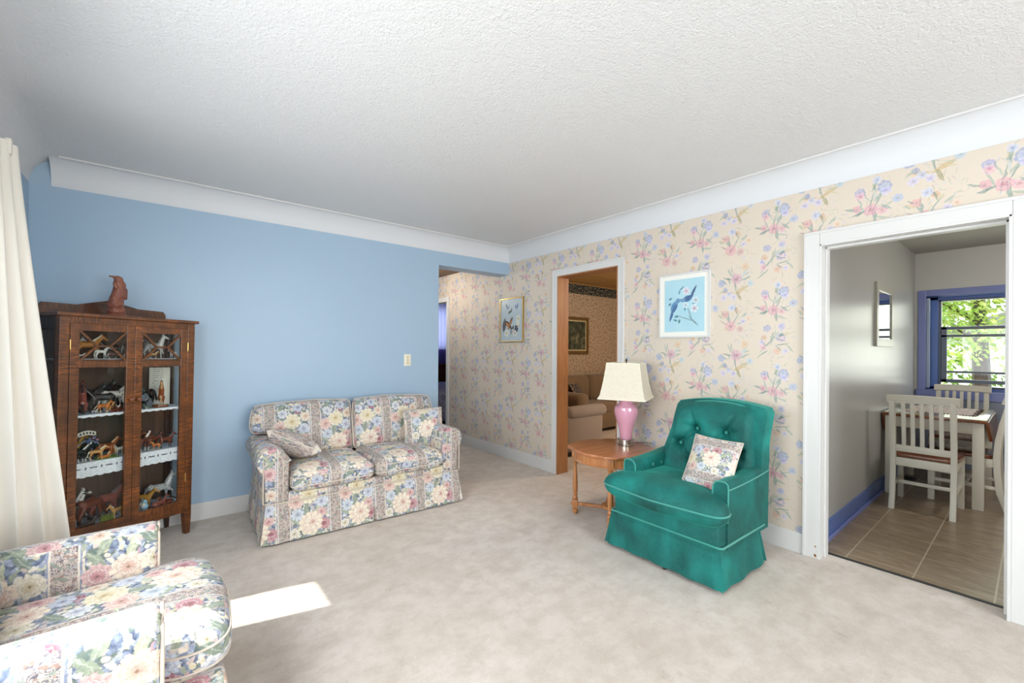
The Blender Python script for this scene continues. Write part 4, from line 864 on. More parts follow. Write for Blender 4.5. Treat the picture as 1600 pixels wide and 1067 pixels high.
# ---------------- tv room furniture
s=thing('sofa','tan plush sofa along the far wallpapered wall of the next room','sofa',(6.25,4.9,0))
TN=M['tan']
b=B();b.box(-1.0,1.0,-.42,.42,.06,.36,.03,3);b.obj('frame',TN,s)
for k in range(3): b=B();b.box(-1.0+.667*k,-.337+.667*k,-.45,.1,.32,.48,.06,4);b.obj('seat_cushion',TN,s)
for k in range(3): b=B();b.box(-1.0+.667*k,-.337+.667*k,.12,.42,.42,.90,.1,5);b.obj('back_cushion',TN,s)
for sg in (-1,1): b=B();b.box(sg*1.12-.13,sg*1.12+.13,-.44,.42,.06,.66,.1,5);b.obj('arm',TN,s)
r=thing('recliner','taupe plush recliner with a padded arm seen through the doorway','armchair',(4.22,4.08,0),R(90))
TP=M['taupe']
b=B();b.box(-.30,.30,-.36,.36,.07,.42,.03,3);b.obj('frame',TP,r)
b=B();b.box(-.26,.26,-.40,.25,.36,.50,.06,4);b.obj('seat_cushion',TP,r)
b=B();b.box(-.30,.30,.16,.40,.42,1.0,.1,5,M=Matrix.Rotation(R(-10),4,'X'));b.obj('backrest',TP,r)
for sg in (-1,1):
    b=B();b.box(sg*.36-.065,sg*.36+.065,-.34,.36,.07,.52,.04,3);b.obj('arm_side',TP,r)
    b=B();b.box(sg*.36-.09,sg*.36+.09,-.42,.34,.47,.63,.078,8);b.obj('arm',TP,r)
b=B();b.box(-.28,.28,-.44,-.36,.08,.46,.038,4);b.obj('footrest',TP,r)
b=B();b.box(-.34,.34,-.3,.32,0,.07);b.obj('recliner_base',M['black'],r)
m,n=mat('dark_print_cloth');p=n.tc();v=n.vor(n.v('MULTIPLY',p,(1,1,0)),40);c=n.mix(n.m('LESS_THAN',v['Distance'],.35),'#2c2a2e','#8c7f79');n.out(n.bsdf(c,.9))
o=throw('throw_cushion','small dark print cushion propped in the corner of the tan sofa next door',(0,0,0),.36,.34,.06,(0,0,0),m=m);pose(o,(5.42,4.90,.64),(.35,-.75,.55),(1,.3,0))
# ---------------- bedroom
bd_=thing('bed','bed under a blue floral quilt seen through the bedroom door','bed',(4.3,7.45,0))
m,n=mat('quilt_print');p=n.tc();v=n.vor(n.noise(p,6,2,.5,0,1),14,dim='3D');c=n.mix(n.m('MULTIPLY',v['Distance'],1.6,clamp=True),'#5f6a86','#b7b4c4');n.out(n.bsdf(c,.9))
b=B();b.box(-.75,.75,-1.0,1.0,.22,.62,.09,5);b.obj('mattress',m,bd_)
b=B();b.box(-.77,.77,-1.02,1.0,.10,.50,.05,4);b.obj('quilt',m,bd_)
b=B();b.box(-.8,.8,1.0,1.06,0,1.02,.02);b.obj('headboard',CH,bd_)
for sx in (-.68,.68):
    for sy in (-.9,.9): b=B();b.box(sx-.03,sx+.03,sy-.03,sy+.03,0,.12);b.obj('leg',M['oakdark'],bd_)
m,n=mat('sheer_curtain');c='#a9acd8';a=n.bsdf(c,.9);tr=n.new('ShaderNodeBsdfTranslucent');n.put(tr.inputs[0],c);mx=n.new('ShaderNodeMixShader');mx.inputs[0].default_value=.6;n.t.links.new(a,mx.inputs[1]);n.t.links.new(tr.outputs[0],mx.inputs[2]);n.out(mx.outputs[0])
b=B();b.grid(lambda u,v:(4.2+1.5*u,8.5+.02*math.sin(u*110),1.34+1.02*v),200,2);o=b.obj('sheer_curtain',m);tag(o,'white sheer curtain over the bedroom window','curtain')
# ================================================================== china cabinet
W,D,H=.73,.285,1.55
CL=Vector((-.487,3.556,0));CR=R(28.1);tilt=R(.8)
CM=Matrix.Translation(CL+Vector((0,0,.004)))@Matrix.Rotation(CR,4,'Z')@Matrix.Rotation(tilt,4,'Y')
C=thing('china_cabinet','dark oak glass-door cabinet full of horse figurines in the room corner','cabinet');C.matrix_basis=CM
OK,OX,OD=M['oak'],M['oakx'],M['oakdark']
def part(b,name,m,p=None,**k): return b.obj(name,m,p or C,smooth=k.pop('smooth',False),**k)
b=B();b.box(-.018,W+.018,-.02,D+.004,H-.022,H,.004);part(b,'cabinet_top',OX)
def leg(x0,x1,y0,y1,m,tx=0,sg=1):
    b=B();b.box(x0,x1,y0,y1,.15,H-.022,.002)
    tb=bmesh.new();i=.022
    xs=(x0,x1);A=[tb.verts.new(p) for p in ((x0,y0,.15),(x1,y0,.15),(x1,y1,.15),(x0,y1,.15))]
    xa,xb=(x0+.004,x1-.012) if sg>0 else (x0+.012,x1-.004)
    Bv=[tb.verts.new(p) for p in ((xa,y0+.004,0),(xb,y0+.004,0),(xb,y1-.006,0),(xa,y1-.006,0))]
    for k in range(4): tb.faces.new((A[k],A[(k+1)%4],Bv[(k+1)%4],Bv[k]))
    tb.faces.new(Bv);b.add(tb);part(b,'leg',m)
leg(0,.045,0,.045,OK);leg(W-.045,W,0,.045,OK,sg=-1);leg(0,.04,D-.035,D,OD);leg(W-.04,W,D-.035,D,OD,sg=-1)
b=B();b.box(.045,W-.045,.004,.026,H-.062,H-.022,.002);part(b,'case_rail',OX);b=B();b.box(.045,W-.045,.004,.026,.165,.215,.002);part(b,'case_rail',OX)
b=B();b.box(.04,W-.04,D-.012,D-.002,.2,H-.022);part(b,'back_panel',M['oakback'])
b=B();b.box(.03,W-.03,.02,D-.01,.215,.235,.002);part(b,'bottom_board',OX)
# back gallery
prof=[(.0,0),(.0,.045),(.015,.07),(.18,.070),(.345,.115),(.51,.072),(.665,.068),(.68,.045),(.68,0)]
b=B();b.prism([(x,H+z) for x,z in prof],'y',D-.022,D-.002,.002);b.box(.01,.67,D-.026,D-.022,H+.008,H+.016);part(b,'back_gallery',wood('gallery_oak','#33190e','#55301c',6,0,.35,.35))
for a,c in (((.06,.015),(.20,.045)),((.20,.045),(.365,.085)),((.365,.085),(.53,.045)),((.53,.045),(.67,.015)),((.06,.045),(.2,.02)),((.53,.02),(.67,.045))):
    pass
# sides: framed glass
for x0,x1 in ((.004,.018),(W-.018,W-.004)):
    b=B();b.box(x0,x1,.045,D-.035,H-.10,H-.022);b.box(x0,x1,.045,D-.035,.165,.24);b.box(x0,x1,.045,.07,.24,H-.1);b.box(x0,x1,D-.055,D-.035,.24,H-.1);f=part(b,'side_frame',OD)
    xm=(x0+x1)/2;g=B();g.box(xm-.0015,xm+.0015,.07,D-.055,.24,H-.1);part(g,'side_glass',M['glass'],f)
ZB,ZT=.215,1.488
def door(x0,x1,knobx,hx):
    f=.043;b=B();b.box(x0,x0+f,-.002,.02,ZB,ZT,.002);b.box(x1-f,x1,-.002,.02,ZB,ZT,.002)
    d=part(b,'door',OK)
    for q0,q1 in ((ZT-f,ZT),(ZB,ZB+f),(1.222,1.262)): b=B();b.box(x0+f,x1-f,-.002,.02,q0,q1,.001);part(b,'door_rail',OX,d)
    a,c,z0,z1=x0+f,x1-f,1.262,ZT-f;zm=(z0+z1)/2;w=c-a;p,q=a+w*.36,a+w*.64
    b=B()
    for s,e in (((a,z0),(p,zm)),((a,z1),(p,zm)),((c,z0),(q,zm)),((c,z1),(q,zm)),((p,zm),(q,zm))): b.bar((s[0],.006,s[1]),(e[0],.006,e[1]),.012,.012,up=(0,1,0))
    part(b,'lattice',OX,d)
    g=B();g.box(a-.003,c+.003,.009,.012,ZB+f-.003,ZT-f+.003);part(g,'door_glass',M['glass'],d)
    b=B();b.lathe([(.005,0),(.006,.008),(.014,.014),(.016,.02),(.012,.027),(.001,.03)],20,Matrix.Translation((knobx,-.002,1.01))@Matrix.Rotation(R(90),4,'X'));part(b,'knob',M['cherry'],d,smooth=True)
    for z in (.42,1.36):
        b=B();b.tube([(hx,-.004,z-.03),(hx,-.004,z+.03)],.0035,8);part(b,'hinge',M['brass'],d,smooth=True)
door(.047,.364,.345,.047);door(.366,W-.047,.385,W-.047)
m,n=mat('lace_paper');p=n.tc();x=n.sep(p);fx=n.m('FRACT',n.m('MULTIPLY',x[0],13));
zz=n.m('ABSOLUTE',n.m('SUBTRACT',x[2],-.036));dash=n.m('MULTIPLY',n.m('LESS_THAN',n.m('ABSOLUTE',n.m('SUBTRACT',fx,.35)),.23),n.m('LESS_THAN',zz,.0035));dot=n.m('MULTIPLY',n.m('LESS_THAN',n.m('ABSOLUTE',n.m('SUBTRACT',fx,.85)),.05),n.m('LESS_THAN',zz,.008))
c=n.mix(n.m('MAXIMUM',dash,dot),'#e9edf2','#15161a');c=n.mix(n.m('MULTIPLY',n.m('GREATER_THAN',n.vor(n.comb(x[0],x[2],0),90)['Distance'],.42),.35),c,'#b5bcc8');n.out(n.bsdf(c,.9));M['lace']=m
def shelf(z,lace,nm):
    b=B();b.box(.02,W-.02,.035,D-.014,z-.016,z,.001);s=part(b,'shelf',M['oakx'])
    b=B();b.box(.022,W-.022,.03,D-.016,z,z+.002);part(b,'shelf_liner',paint('pale_blue_paper'+nm,'#cdd6e2',.9),s)
    if lace:
        b=B();b.grid(lambda u,v:(.024+(W-.048)*u,.030+.002*math.sin(u*60),-lace*v-(.006*abs(math.sin(u*PI*16)) if v>.9 else 0)),120,8);b.thick(.001);o=part(b,'lace_edging',M['lace'],s);o.location=(0,0,z+.002)
SH=[1.272,.93,.64,.237]
shelf(SH[0],.0,'a');shelf(SH[1],.012,'b');shelf(SH[2],.085,'c')
b=B();b.box(.022,W-.022,.03,D-.016,SH[3],SH[3]+.002);part(b,'shelf_liner',paint('pale_blue_paper_d','#cdd6e2',.9))
# ------------------------------------------------------------------ horses
def caps(tb,p,q,r0,r1):
    p=Vector(p);q=Vector(q);L=(q-p).length;k=max(1,int(L/(min(r0,r1)*.5)))
    for i in range(k+1):
        t=i/k;bmesh.ops.create_icosphere(tb,subdivisions=1,radius=r0+(r1-r0)*t,matrix=Matrix.Translation(p+(q-p)*t))
def remesh(tb,vox,name,spots=(),sm=2):
    me=bpy.data.meshes.new('t');tb.to_mesh(me);tb.free();o=bpy.data.objects.new('t',me);col.objects.link(o)
    md=o.modifiers.new('r','REMESH');md.mode='VOXEL';md.voxel_size=vox;sm_=o.modifiers.new('s','SMOOTH');sm_.factor=.5;sm_.iterations=sm
    dg=bpy.context.evaluated_depsgraph_get();nm=bpy.data.meshes.new_from_object(o.evaluated_get(dg));nm.name=name
    bpy.data.objects.remove(o);bpy.data.meshes.remove(me)
    nm.materials.clear();nm.materials.append(None);nm.materials.append(None);nm.shade_smooth()
    for p in nm.polygons:
        c=p.center
        for (a,b_,r) in spots:
            a_=Vector(a);b2=Vector(b_);d=b2-a_;t=max(0,min(1,(c-a_).dot(d)/max(d.length_squared,1e-9)))
            if (c-a_-d*t).length<r: p.material_index=1;break
    return nm
def horse(pose,lean=1.0):
    tb=bmesh.new();S=[];a=caps
    def q(p,r,r0,r1): a(tb,p,r,r0*lean,r1*lean)
    if pose=='lie':
        q((-.38,0,.26),(.34,0,.30),.22,.19);q((.36,0,.36),(.60,0,.72),.15,.085);q((.60,0,.76),(.84,0,.60),.10,.055)
        for s in (-1,1): q((.30,s*.1,.16),(.62,s*.14,.07),.08,.05);q((.62,s*.14,.07),(.40,s*.16,.05),.05,.045);q((-.34,s*.14,.2),(-.05,s*.2,.10),.14,.07);q((-.05,s*.2,.08),(-.3,s*.22,.05),.055,.045);q((.57,s*.05,.82),(.57,s*.06,.92),.04,.02)
        q((-.56,0,.25),(-.7,.12,.08),.06,.05);S+=[((.36,0,.58),(.52,0,.88),.07),((-.58,0,.25),(-.7,.12,.06),.09)]
        q((.32,0,.52),(.52,0,.84),.045,.04)
    else:
        q((-.36,0,.80),(.32,0,.80),.215,.20);q((-.38,0,.86),(-.30,0,.80),.19,.2)
        if pose=='graze': nk=((.36,0,.80),(.68,0,.42));hd=((.68,0,.40),(.80,0,.12))
        elif pose=='high': nk=((.34,0,.90),(.52,0,1.38));hd=((.52,0,1.42),(.80,0,1.27))
        else: nk=((.36,0,.88),(.64,0,1.24));hd=((.64,0,1.27),(.90,0,1.06))
        q(nk[0],nk[1],.17,.095);q(hd[0],hd[1],.11,.058)
        hp=Vector(hd[0])
        for s in (-1,1): q(hp+Vector((-.03,s*.055,.08)),hp+Vector((-.04,s*.06,.19)),.04,.018)
        # mane ridge
        n0=Vector(nk[0])+Vector((-.10,0,.16));n1=Vector(nk[1])+Vector((-.085,0,.05))
        q(n0,n1,.05,.045);S.append((n0,n1+Vector((0,0,.04)),.085))
        lf={'trot':[((.30,.10,.68),(.56,.11,.62),(.50,.11,.34)),((.30,-.10,.68),(.33,-.11,.36),(.28,-.11,.04))],
            'high':[((.30,.10,.68),(.31,.10,.36),(.31,.10,.04)),((.30,-.10,.68),(.50,-.11,.60),(.56,-.11,.34))]}.get(pose,[((.30,.10,.68),(.32,.10,.36),(.30,.10,.04)),((.30,-.10,.68),(.36,-.10,.36),(.36,-.10,.04))])
        for k0,k1,k2 in lf:
            q(k0,k1,.095,.052);q(k1,k2,.05,.036);q(k2,Vector(k2)+Vector((.04,0,-.02)),.045,.042);S.append((Vector(k1).lerp(Vector(k2),.55),Vector(k2)+Vector((.02,0,-.03)),.075))
        for s in (-1,1):
            d=.08*s if pose!='stand' else .03*s
            k0=(-.36,s*.11,.72);k1=(-.46+d,s*.12,.40);k2=(-.40+d,s*.12,.04)
            q(k0,k1,.14,.06);q(k1,k2,.055,.038);q(k2,Vector(k2)+Vector((.04,0,-.02)),.045,.042);S.append((Vector(k1).lerp(Vector(k2),.55),Vector(k2)+Vector((.02,0,-.03)),.075))
        tl=Vector((-.56,0,.86));te=Vector((-.66,0,.34)) if pose!='trot' else Vector((-.84,0,.46))
        q(tl,te,.05,.065);S.append((tl,te,.10))
        if pose=='rear': pass
    me=remesh(tb,.03,'horse_'+pose,S);return me
HM={p:horse(p) for p in ('stand','trot','high','graze','lie')}
FO=horse('stand',.85)
# rearing: rotate the high pose about the hind hooves
rr=HM['high'].copy();Mx=Matrix.Translation((-.4,0,.05))@Matrix.Rotation(R(-48),4,'Y')@Matrix.Translation((.4,0,-.05))
rr.transform(Mx);mn=min(v.co.z for v in rr.vertices);rr.transform(Matrix.Translation((.25,0,-mn)));HM['rear']=rr
for me in list(HM.values())+[FO]:
    mn=min(v.co.z for v in me.vertices);me.transform(Matrix.Translation((0,0,-mn)))
cols={'palomino':('#b5793c','#e6dcc4'),'white':('#e4e2dc','#cfcdc6'),'black':('#191716','#2b2826'),'bay':('#6b2e18','#1d1513'),'chestnut':('#8f4a24','#c89a6a'),'grey':('#b9b9b8','#8d8f92'),'tan':('#c79457','#efe0c2'),'dark':('#35201a','#141110'),'rose':('#8a4b40','#3a2422'),'blackwhite':('#1b1a1a','#e6e4de'),'orange':('#c46f2a','#e8caa0'),'brownwhite':('#5e2c1c','#e9e2d6'),'gold':('#a8792f','#5b3a1c')}
HC={k:(ceramic('glaze_'+k,a,None,rough=.22),ceramic('glaze_mane_'+k,b_,rough=.3)) for k,(a,b_) in cols.items()}
HC['appaloosa']=(ceramic('glaze_appaloosa','#dad6cc','#5b3a30',.58,16,.22),HC['white'][1]);HC['pinto']=(ceramic('glaze_pinto','#e6e3da','#2e2a29',.52,5,.22),HC['white'][1]);HC['dapple']=(ceramic('glaze_dapple','#c8c8c6','#8b8d90',.5,18,.22),HC['grey'][1])
GRP='horse figurines in the cabinet'
def fig(pose,c,x,y,shelf,hgt,yaw,label,z=0):
    """x,y cabinet coordinates, hgt figurine height in m, yaw in cabinet frame (0 faces right, -90 faces the glass)"""
    hgt*=1.12;me=FO if pose=='foal' else HM[pose];hh=max(v.co.z for v in me.vertices);s=hgt/hh
    o=bpy.data.objects.new('horse_figurine',me);col.objects.link(o)
    o.matrix_basis=CM@Matrix.Translation((x,y,SH[shelf]+.0025+z))@Matrix.Rotation(R(yaw),4,'Z')@Matrix.Scale(s,4)
    for k in (0,1): o.material_slots[k].link='OBJECT';o.material_slots[k].material=HC[c][k]
    tag(o,label,'figurine',GRP);return o
T1=[('trot','palomino',.175,.12,0,.145,0,'large palomino trotting horse figurine, left half of the top shelf'),
('stand','white',.13,.20,0,.125,10,'white horse figurine behind the big palomino on the top shelf'),
('foal','white',.225,.075,0,.075,5,'small white foal figurine in front of the palomino on the top shelf'),
('stand','dark',.30,.15,0,.12,180,'dark horse figurine beside the middle stile on the top shelf'),
('foal','brownwhite',.275,.055,0,.05,-30,'tiny brown and white figurine at the front edge of the top shelf, left door'),
('foal','white',.118,.048,0,.035,0,'tiny white figurine low at the left end of the top shelf'),
('high','white',.56,.16,0,.16,-60,'tall white horse figurine facing the glass on the top shelf, right door'),
('stand','blackwhite',.44,.17,0,.13,-30,'black and white horse figurine by the middle stile on the top shelf, right door'),
('foal','brownwhite',.475,.07,0,.052,20,'small brown and white foal behind the right door lattice, left of the tan foal'),
('foal','tan',.515,.085,0,.05,-20,'small tan foal in front of the tall white horse on the top shelf'),
('foal','white',.635,.08,0,.065,200,'small white foal at the right end of the top shelf'),
('rear','rose',.155,.12,1,.185,70,'tall glossy reddish rearing horse figurine at the left end of the second shelf'),
('stand','black',.215,.18,1,.165,5,'large black horse figurine behind the reddish rearing horse'),
('stand','black',.25,.125,1,.155,175,'large black horse figurine in the middle of the second shelf, left door'),
('stand','dark',.28,.235,1,.18,0,'large dark brown horse figurine at the back of the second shelf'),
('stand','appaloosa',.335,.16,1,.17,5,'spotted white horse figurine half hidden by the middle stile on the second shelf'),
('trot','orange',.235,.055,1,.075,-50,'small orange foal figurine at the front of the second shelf'),
('foal','tan',.275,.07,1,.06,30,'small tan foal right of the orange foal on the second shelf'),
('lie','brownwhite',.285,.048,1,.045,0,'lying brown and white horse figurine at the front of the second shelf, left of two'),
('lie','brownwhite',.325,.052,1,.045,180,'lying brown and white horse figurine against the middle stile on the second shelf'),
('foal','grey',.185,.045,1,.03,0,'tiny grey figurine at the shelf edge between the rearing horse and the orange foal'),
('rear','chestnut',.59,.10,1,.19,70,'brown rearing horse figurine on a round base, second shelf behind the right door'),
('stand','blackwhite',.445,.06,1,.075,-40,'small black and white horse figurine low behind the right door knob'),
('stand','dark',.52,.20,1,.16,180,'dark horse figurine at the back of the second shelf, right door'),
('stand','black',.44,.15,1,.12,0,'black horse figurine behind the small black and white one, right door'),
('foal','black',.21,.20,2,.085,0,'little black horse figurine standing before the pale toy stable'),
('foal','tan',.205,.055,2,.085,-10,'tan foal figurine at the front of the lace-edged shelf'),
('stand','blackwhite',.125,.06,2,.10,10,'black and white horse figurine at the left end of the lace-edged shelf'),
('stand','blackwhite',.155,.09,2,.105,20,'brown-black horse figurine with white legs just left of the tan foal'),
('stand','gold',.125,.16,2,.15,20,'golden horse figurine behind the black and white one at the left of the lace-edged shelf'),
('graze','chestnut',.255,.08,2,.075,160,'grazing chestnut horse figurine on the green patch of the lace-edged shelf'),
('trot','chestnut',.285,.11,2,.115,10,'chestnut trotting horse figurine behind the grazing one'),
('lie','orange',.245,.06,2,.04,0,'lying orange foal figurine in the middle of the lace-edged shelf, left door'),
('stand','appaloosa',.335,.09,2,.07,200,'small spotted white figurine by the middle stile on the lace-edged shelf'),
('stand','brownwhite',.46,.07,2,.125,30,'large brown and white horse figurine left in the herd behind the right door'),
('stand','blackwhite',.485,.14,2,.11,0,'black and white horse figurine within the herd behind the right door'),
('foal','orange',.525,.055,2,.06,190,'small orange foal at the front of the herd behind the right door'),
('stand','bay',.545,.12,2,.105,10,'bay horse figurine with white legs in the middle of the herd'),
('stand','bay',.60,.08,2,.10,0,'bay horse figurine with raised head at the right end of the herd'),
('stand','chestnut',.57,.18,2,.11,170,'chestnut horse figurine at the back of the herd'),
('high','gold',.435,.17,2,.15,20,'golden horse figurine rising by the middle stile behind the right door'),
('high','pinto',.125,.16,3,.20,10,'large black and white pinto horse figurine at the left of the bottom shelf'),
('graze','bay',.20,.11,3,.145,25,'large brown horse figurine with lowered head in the middle of the bottom shelf'),
('stand','rose',.29,.15,3,.20,0,'large reddish horse figurine at the back of the bottom shelf, left door'),
('foal','tan',.315,.055,3,.10,200,'tan foal figurine by the middle stile on the bottom shelf'),
('stand','dark',.18,.215,3,.20,170,'dark horse figurine at the back of the bottom shelf'),
('lie','dark',.165,.05,3,.06,0,'dark lying horse figurine at the front of the bottom shelf'),
('stand','gold',.485,.11,3,.13,-40,'golden brown horse figurine with dark legs on the bottom shelf, right door'),
('high','dapple',.60,.14,3,.20,-10,'dappled grey standing horse figurine at the right of the bottom shelf'),
('lie','rose',.56,.07,3,.07,10,'reddish lying horse figurine at the front of the bottom shelf, right door'),
('lie','bay',.61,.08,3,.06,180,'brown lying horse figurine at the right end of the bottom shelf'),
('foal','grey',.435,.055,3,.08,40,'pale blue-grey figurine by the middle stile on the bottom shelf, right door'),
]
for t in T1: fig(*t)
def incab(o,x,y,z,yaw=0,rx=0): o.matrix_basis=CM@Matrix.Translation((x,y,z+.0025))@Matrix.Rotation(R(yaw),4,'Z')@Matrix.Rotation(R(rx),4,'X');return o
# base under rearing horse
b=B();b.lathe([(.045,0),(.048,.006),(.045,.018),(.001,.02)],24);o=incab(b.obj('figurine_base',M['cherry']),.57,.095,SH[1]);tag(o,'round brown wooden base under the rearing horse behind the right door','base')
for q in bpy.data.objects:
    if q.get('label','').startswith('brown rearing'): q.matrix_basis=CM@Matrix.Translation((.575,.095,SH[1]+.023))@Matrix.Rotation(R(60),4,'Z')@Matrix.Scale(.17/max(v.co.z for v in HM['rear'].vertices),4)
m,n=mat('printed_page');p=n.tc();x=n.sep(p);ln=n.m('LESS_THAN',n.m('FRACT',n.m('MULTIPLY',x[2],70)),.4);ins=n.m('MULTIPLY',n.m('LESS_THAN',n.m('ABSOLUTE',n.m('SUBTRACT',x[0],-.01)),.03),n.m('GREATER_THAN',x[2],.07));c=n.mix(n.m('MULTIPLY',n.m('MULTIPLY',ln,ins),n.m('GREATER_THAN',n.noise(n.map(p,scale=(260,1,60)),1,1),.5)),'#e8e4d6','#7d828c');n.out(n.bsdf(c,.6))
b=B();b.box(-.06,.06,0,.022,0,.275,.002);o=incab(b.obj('book',m),.63,.225,SH[1],-20);tag(o,'tall pale book standing upright behind the brown rearing horse','book')
b=B();b.box(-.055,.055,0,.006,0,.15,.001);o=incab(b.obj('picture_card',paint('green_card_frame','#7d8f76',.5)),.515,.105,SH[1],35,-28);b=B();b.box(-.045,.045,-.001,0,.012,.138);b.obj('card_print',paint('grey_card','#7e8490',.4),o);tag(o,'green-edged picture card leaning beside the brown rearing horse','card')
def arch(u,v):
    a=PI*u;return (.075*math.cos(a),-.05+.10*v,.115*math.sin(a)**.8)
b=B();b.grid(arch,24,4);b.thick(.004);o=incab(b.obj('toy_stable',paint('grey_toy_roof','#9fa8b2',.5)),.20,.19,SH[2],0);tag(o,'pale grey arched toy stable on the lace-edged shelf','toy')
b=B();b.grid(lambda u,v:(-.045+.09*u,0,.012*math.sin(PI*u)+.028*v),16,2);b.thick(.004)
o=incab(b.obj('toy_banner',paint('banner_white','#e6dfcf',.6)),.20,.16,SH[2]+.135,0);
# banner stand legs and little marks
c=B();c.bar((-.04,0,.01),(-.04,.0,-.135),.004,.004);c.bar((.04,0,.01),(.04,.0,-.135),.004,.004);c.obj('banner_post',M['black'],o)
c=B()
for k in range(5): u=.15+.175*k;x=-.045+.09*u;z=.012*math.sin(PI*u)+.014;c.box(x-.004,x+.004,-.003,-.001,z-.006,z+.006)
c.obj('banner_marks',paint('marks_dark','#3a3530',.6),o);tag(o,'small curved white banner with dark marks above the toy stable','banner')
b=B();random.seed(3)
for k in range(9):
    x,z=random.uniform(-.035,.035),random.uniform(-.02,.015);tb=bmesh.new();bmesh.ops.create_icosphere(tb,subdivisions=2,radius=random.uniform(.006,.011),matrix=Matrix.Translation((x,random.uniform(-.01,.01),z)));b.add(tb)
b.bar((0,0,-.02),(0,0,-.115),.008,.008)
o=incab(b.obj('rosette',ceramic('rosette_mix','#5f6f9e','#c78f94',.5,60)),.215,.135,SH[2]+.115,0);tag(o,'blue and pink posy of beads below the white banner','ornament')
b=B();b.box(-.055,.055,-.035,.035,0,.006,.002)
for k in range(80):
    x,y=random.uniform(-.05,.05),random.uniform(-.03,.03);b.bar((x,y,.004),(x+random.uniform(-.005,.005),y,.006+random.uniform(.006,.018)),.003,.001)
o=incab(b.obj('grass_mat',paint('toy_grass','#5e7a35',.9)),.262,.078,SH[2]-.0015,0);tag(o,'green toy grass base under the grazing chestnut figurine','base')
b=B()
for k in range(60):
    x,y=random.uniform(-.03,.03),random.uniform(-.02,.02);b.bar((x,y,0),(x+random.uniform(-.012,.012),y,random.uniform(.02,.05)),.005,.002)
o=incab(b.obj('toy_plant',paint('toy_plant_green','#8a9a3a',.8)),.262,.055,SH[3],0);tag(o,'yellow-green toy plant tuft at the front of the bottom shelf','plant')
b=B();b.lathe([(.018,0),(.02,.006),(.012,.016),(.022,.03),(.016,.05),(.006,.055)],16);b.lathe([(.012,.05),(.016,.062),(.010,.076),(.001,.08)],14)
o=incab(b.obj('doll_figurine',ceramic('blue_glaze','#8fb6cc','#e6ddd0',.5,40)),.465,.05,SH[3],0);tag(o,'small blue and white figure ornament at the bottom left behind the right door','ornament')
b=B();b.box(-.03,.03,-.012,.012,0,.014,.004);o=incab(b.obj('toy_saddle',paint('toy_red','#b0563f',.5)),.118,.048,SH[3],10);tag(o,'small red ornament at the bottom left corner of the cabinet','ornament')
# carved statue on the cabinet top
tb=bmesh.new();c_=lambda p,q,a,b2:caps(tb,p,q,a,b2)
c_((0,0,.0),(0,0,.006),.042,.042)
c_((-.008,0,.05),(-.006,0,.10),.034,.026)
for dx in (-.014,.012): c_((dx,-.006,.03),(dx-.002,-.004,.10),.014,.018)
c_((.004,0,.115),(.012,0,.20),.030,.026);c_((.030,0,.105),(.030,0,.165),.016,.016);c_((-.020,0,.10),(-.004,0,.16),.012,.014)
c_((.008,0,.20),(.006,0,.222),.026,.022);c_((.004,0,.236),(.0,0,.240),.021,.020);c_((-.012,0,.245),(-.034,0,.246),.008,.006);c_((-.02,-.01,.20),(-.014,-.012,.17),.008,.008)
me=remesh(tb,.003,'statue',(),1)
me.materials.clear();me.materials.append(wood('carved_reddish_wood','#6a3526','#8f5640',10,2,.45,0,.1))
for v in me.vertices:
    if v.co.z<.004: v.co.z=0
o=bpy.data.objects.new('statue',me);col.objects.link(o)
b=B();b.lathe([(.056,0),(.058,.004),(.046,.016),(.044,.022),(.05,.025),(.05,.030),(.001,.030)],36);p_=b.obj('plinth',me.materials[0],o,smooth=True);p_.location=(0,0,0)
for v in me.vertices: v.co.x*=1.35;v.co.y*=1.3;v.co.z=max(v.co.z,0)*.93+.028
o.matrix_basis=CM@Matrix.Translation((.315,.11,H+.001))@Matrix.Rotation(R(10),4,'Z')
tag(o,'reddish-brown carved wooden figure on top of the china cabinet','statue')
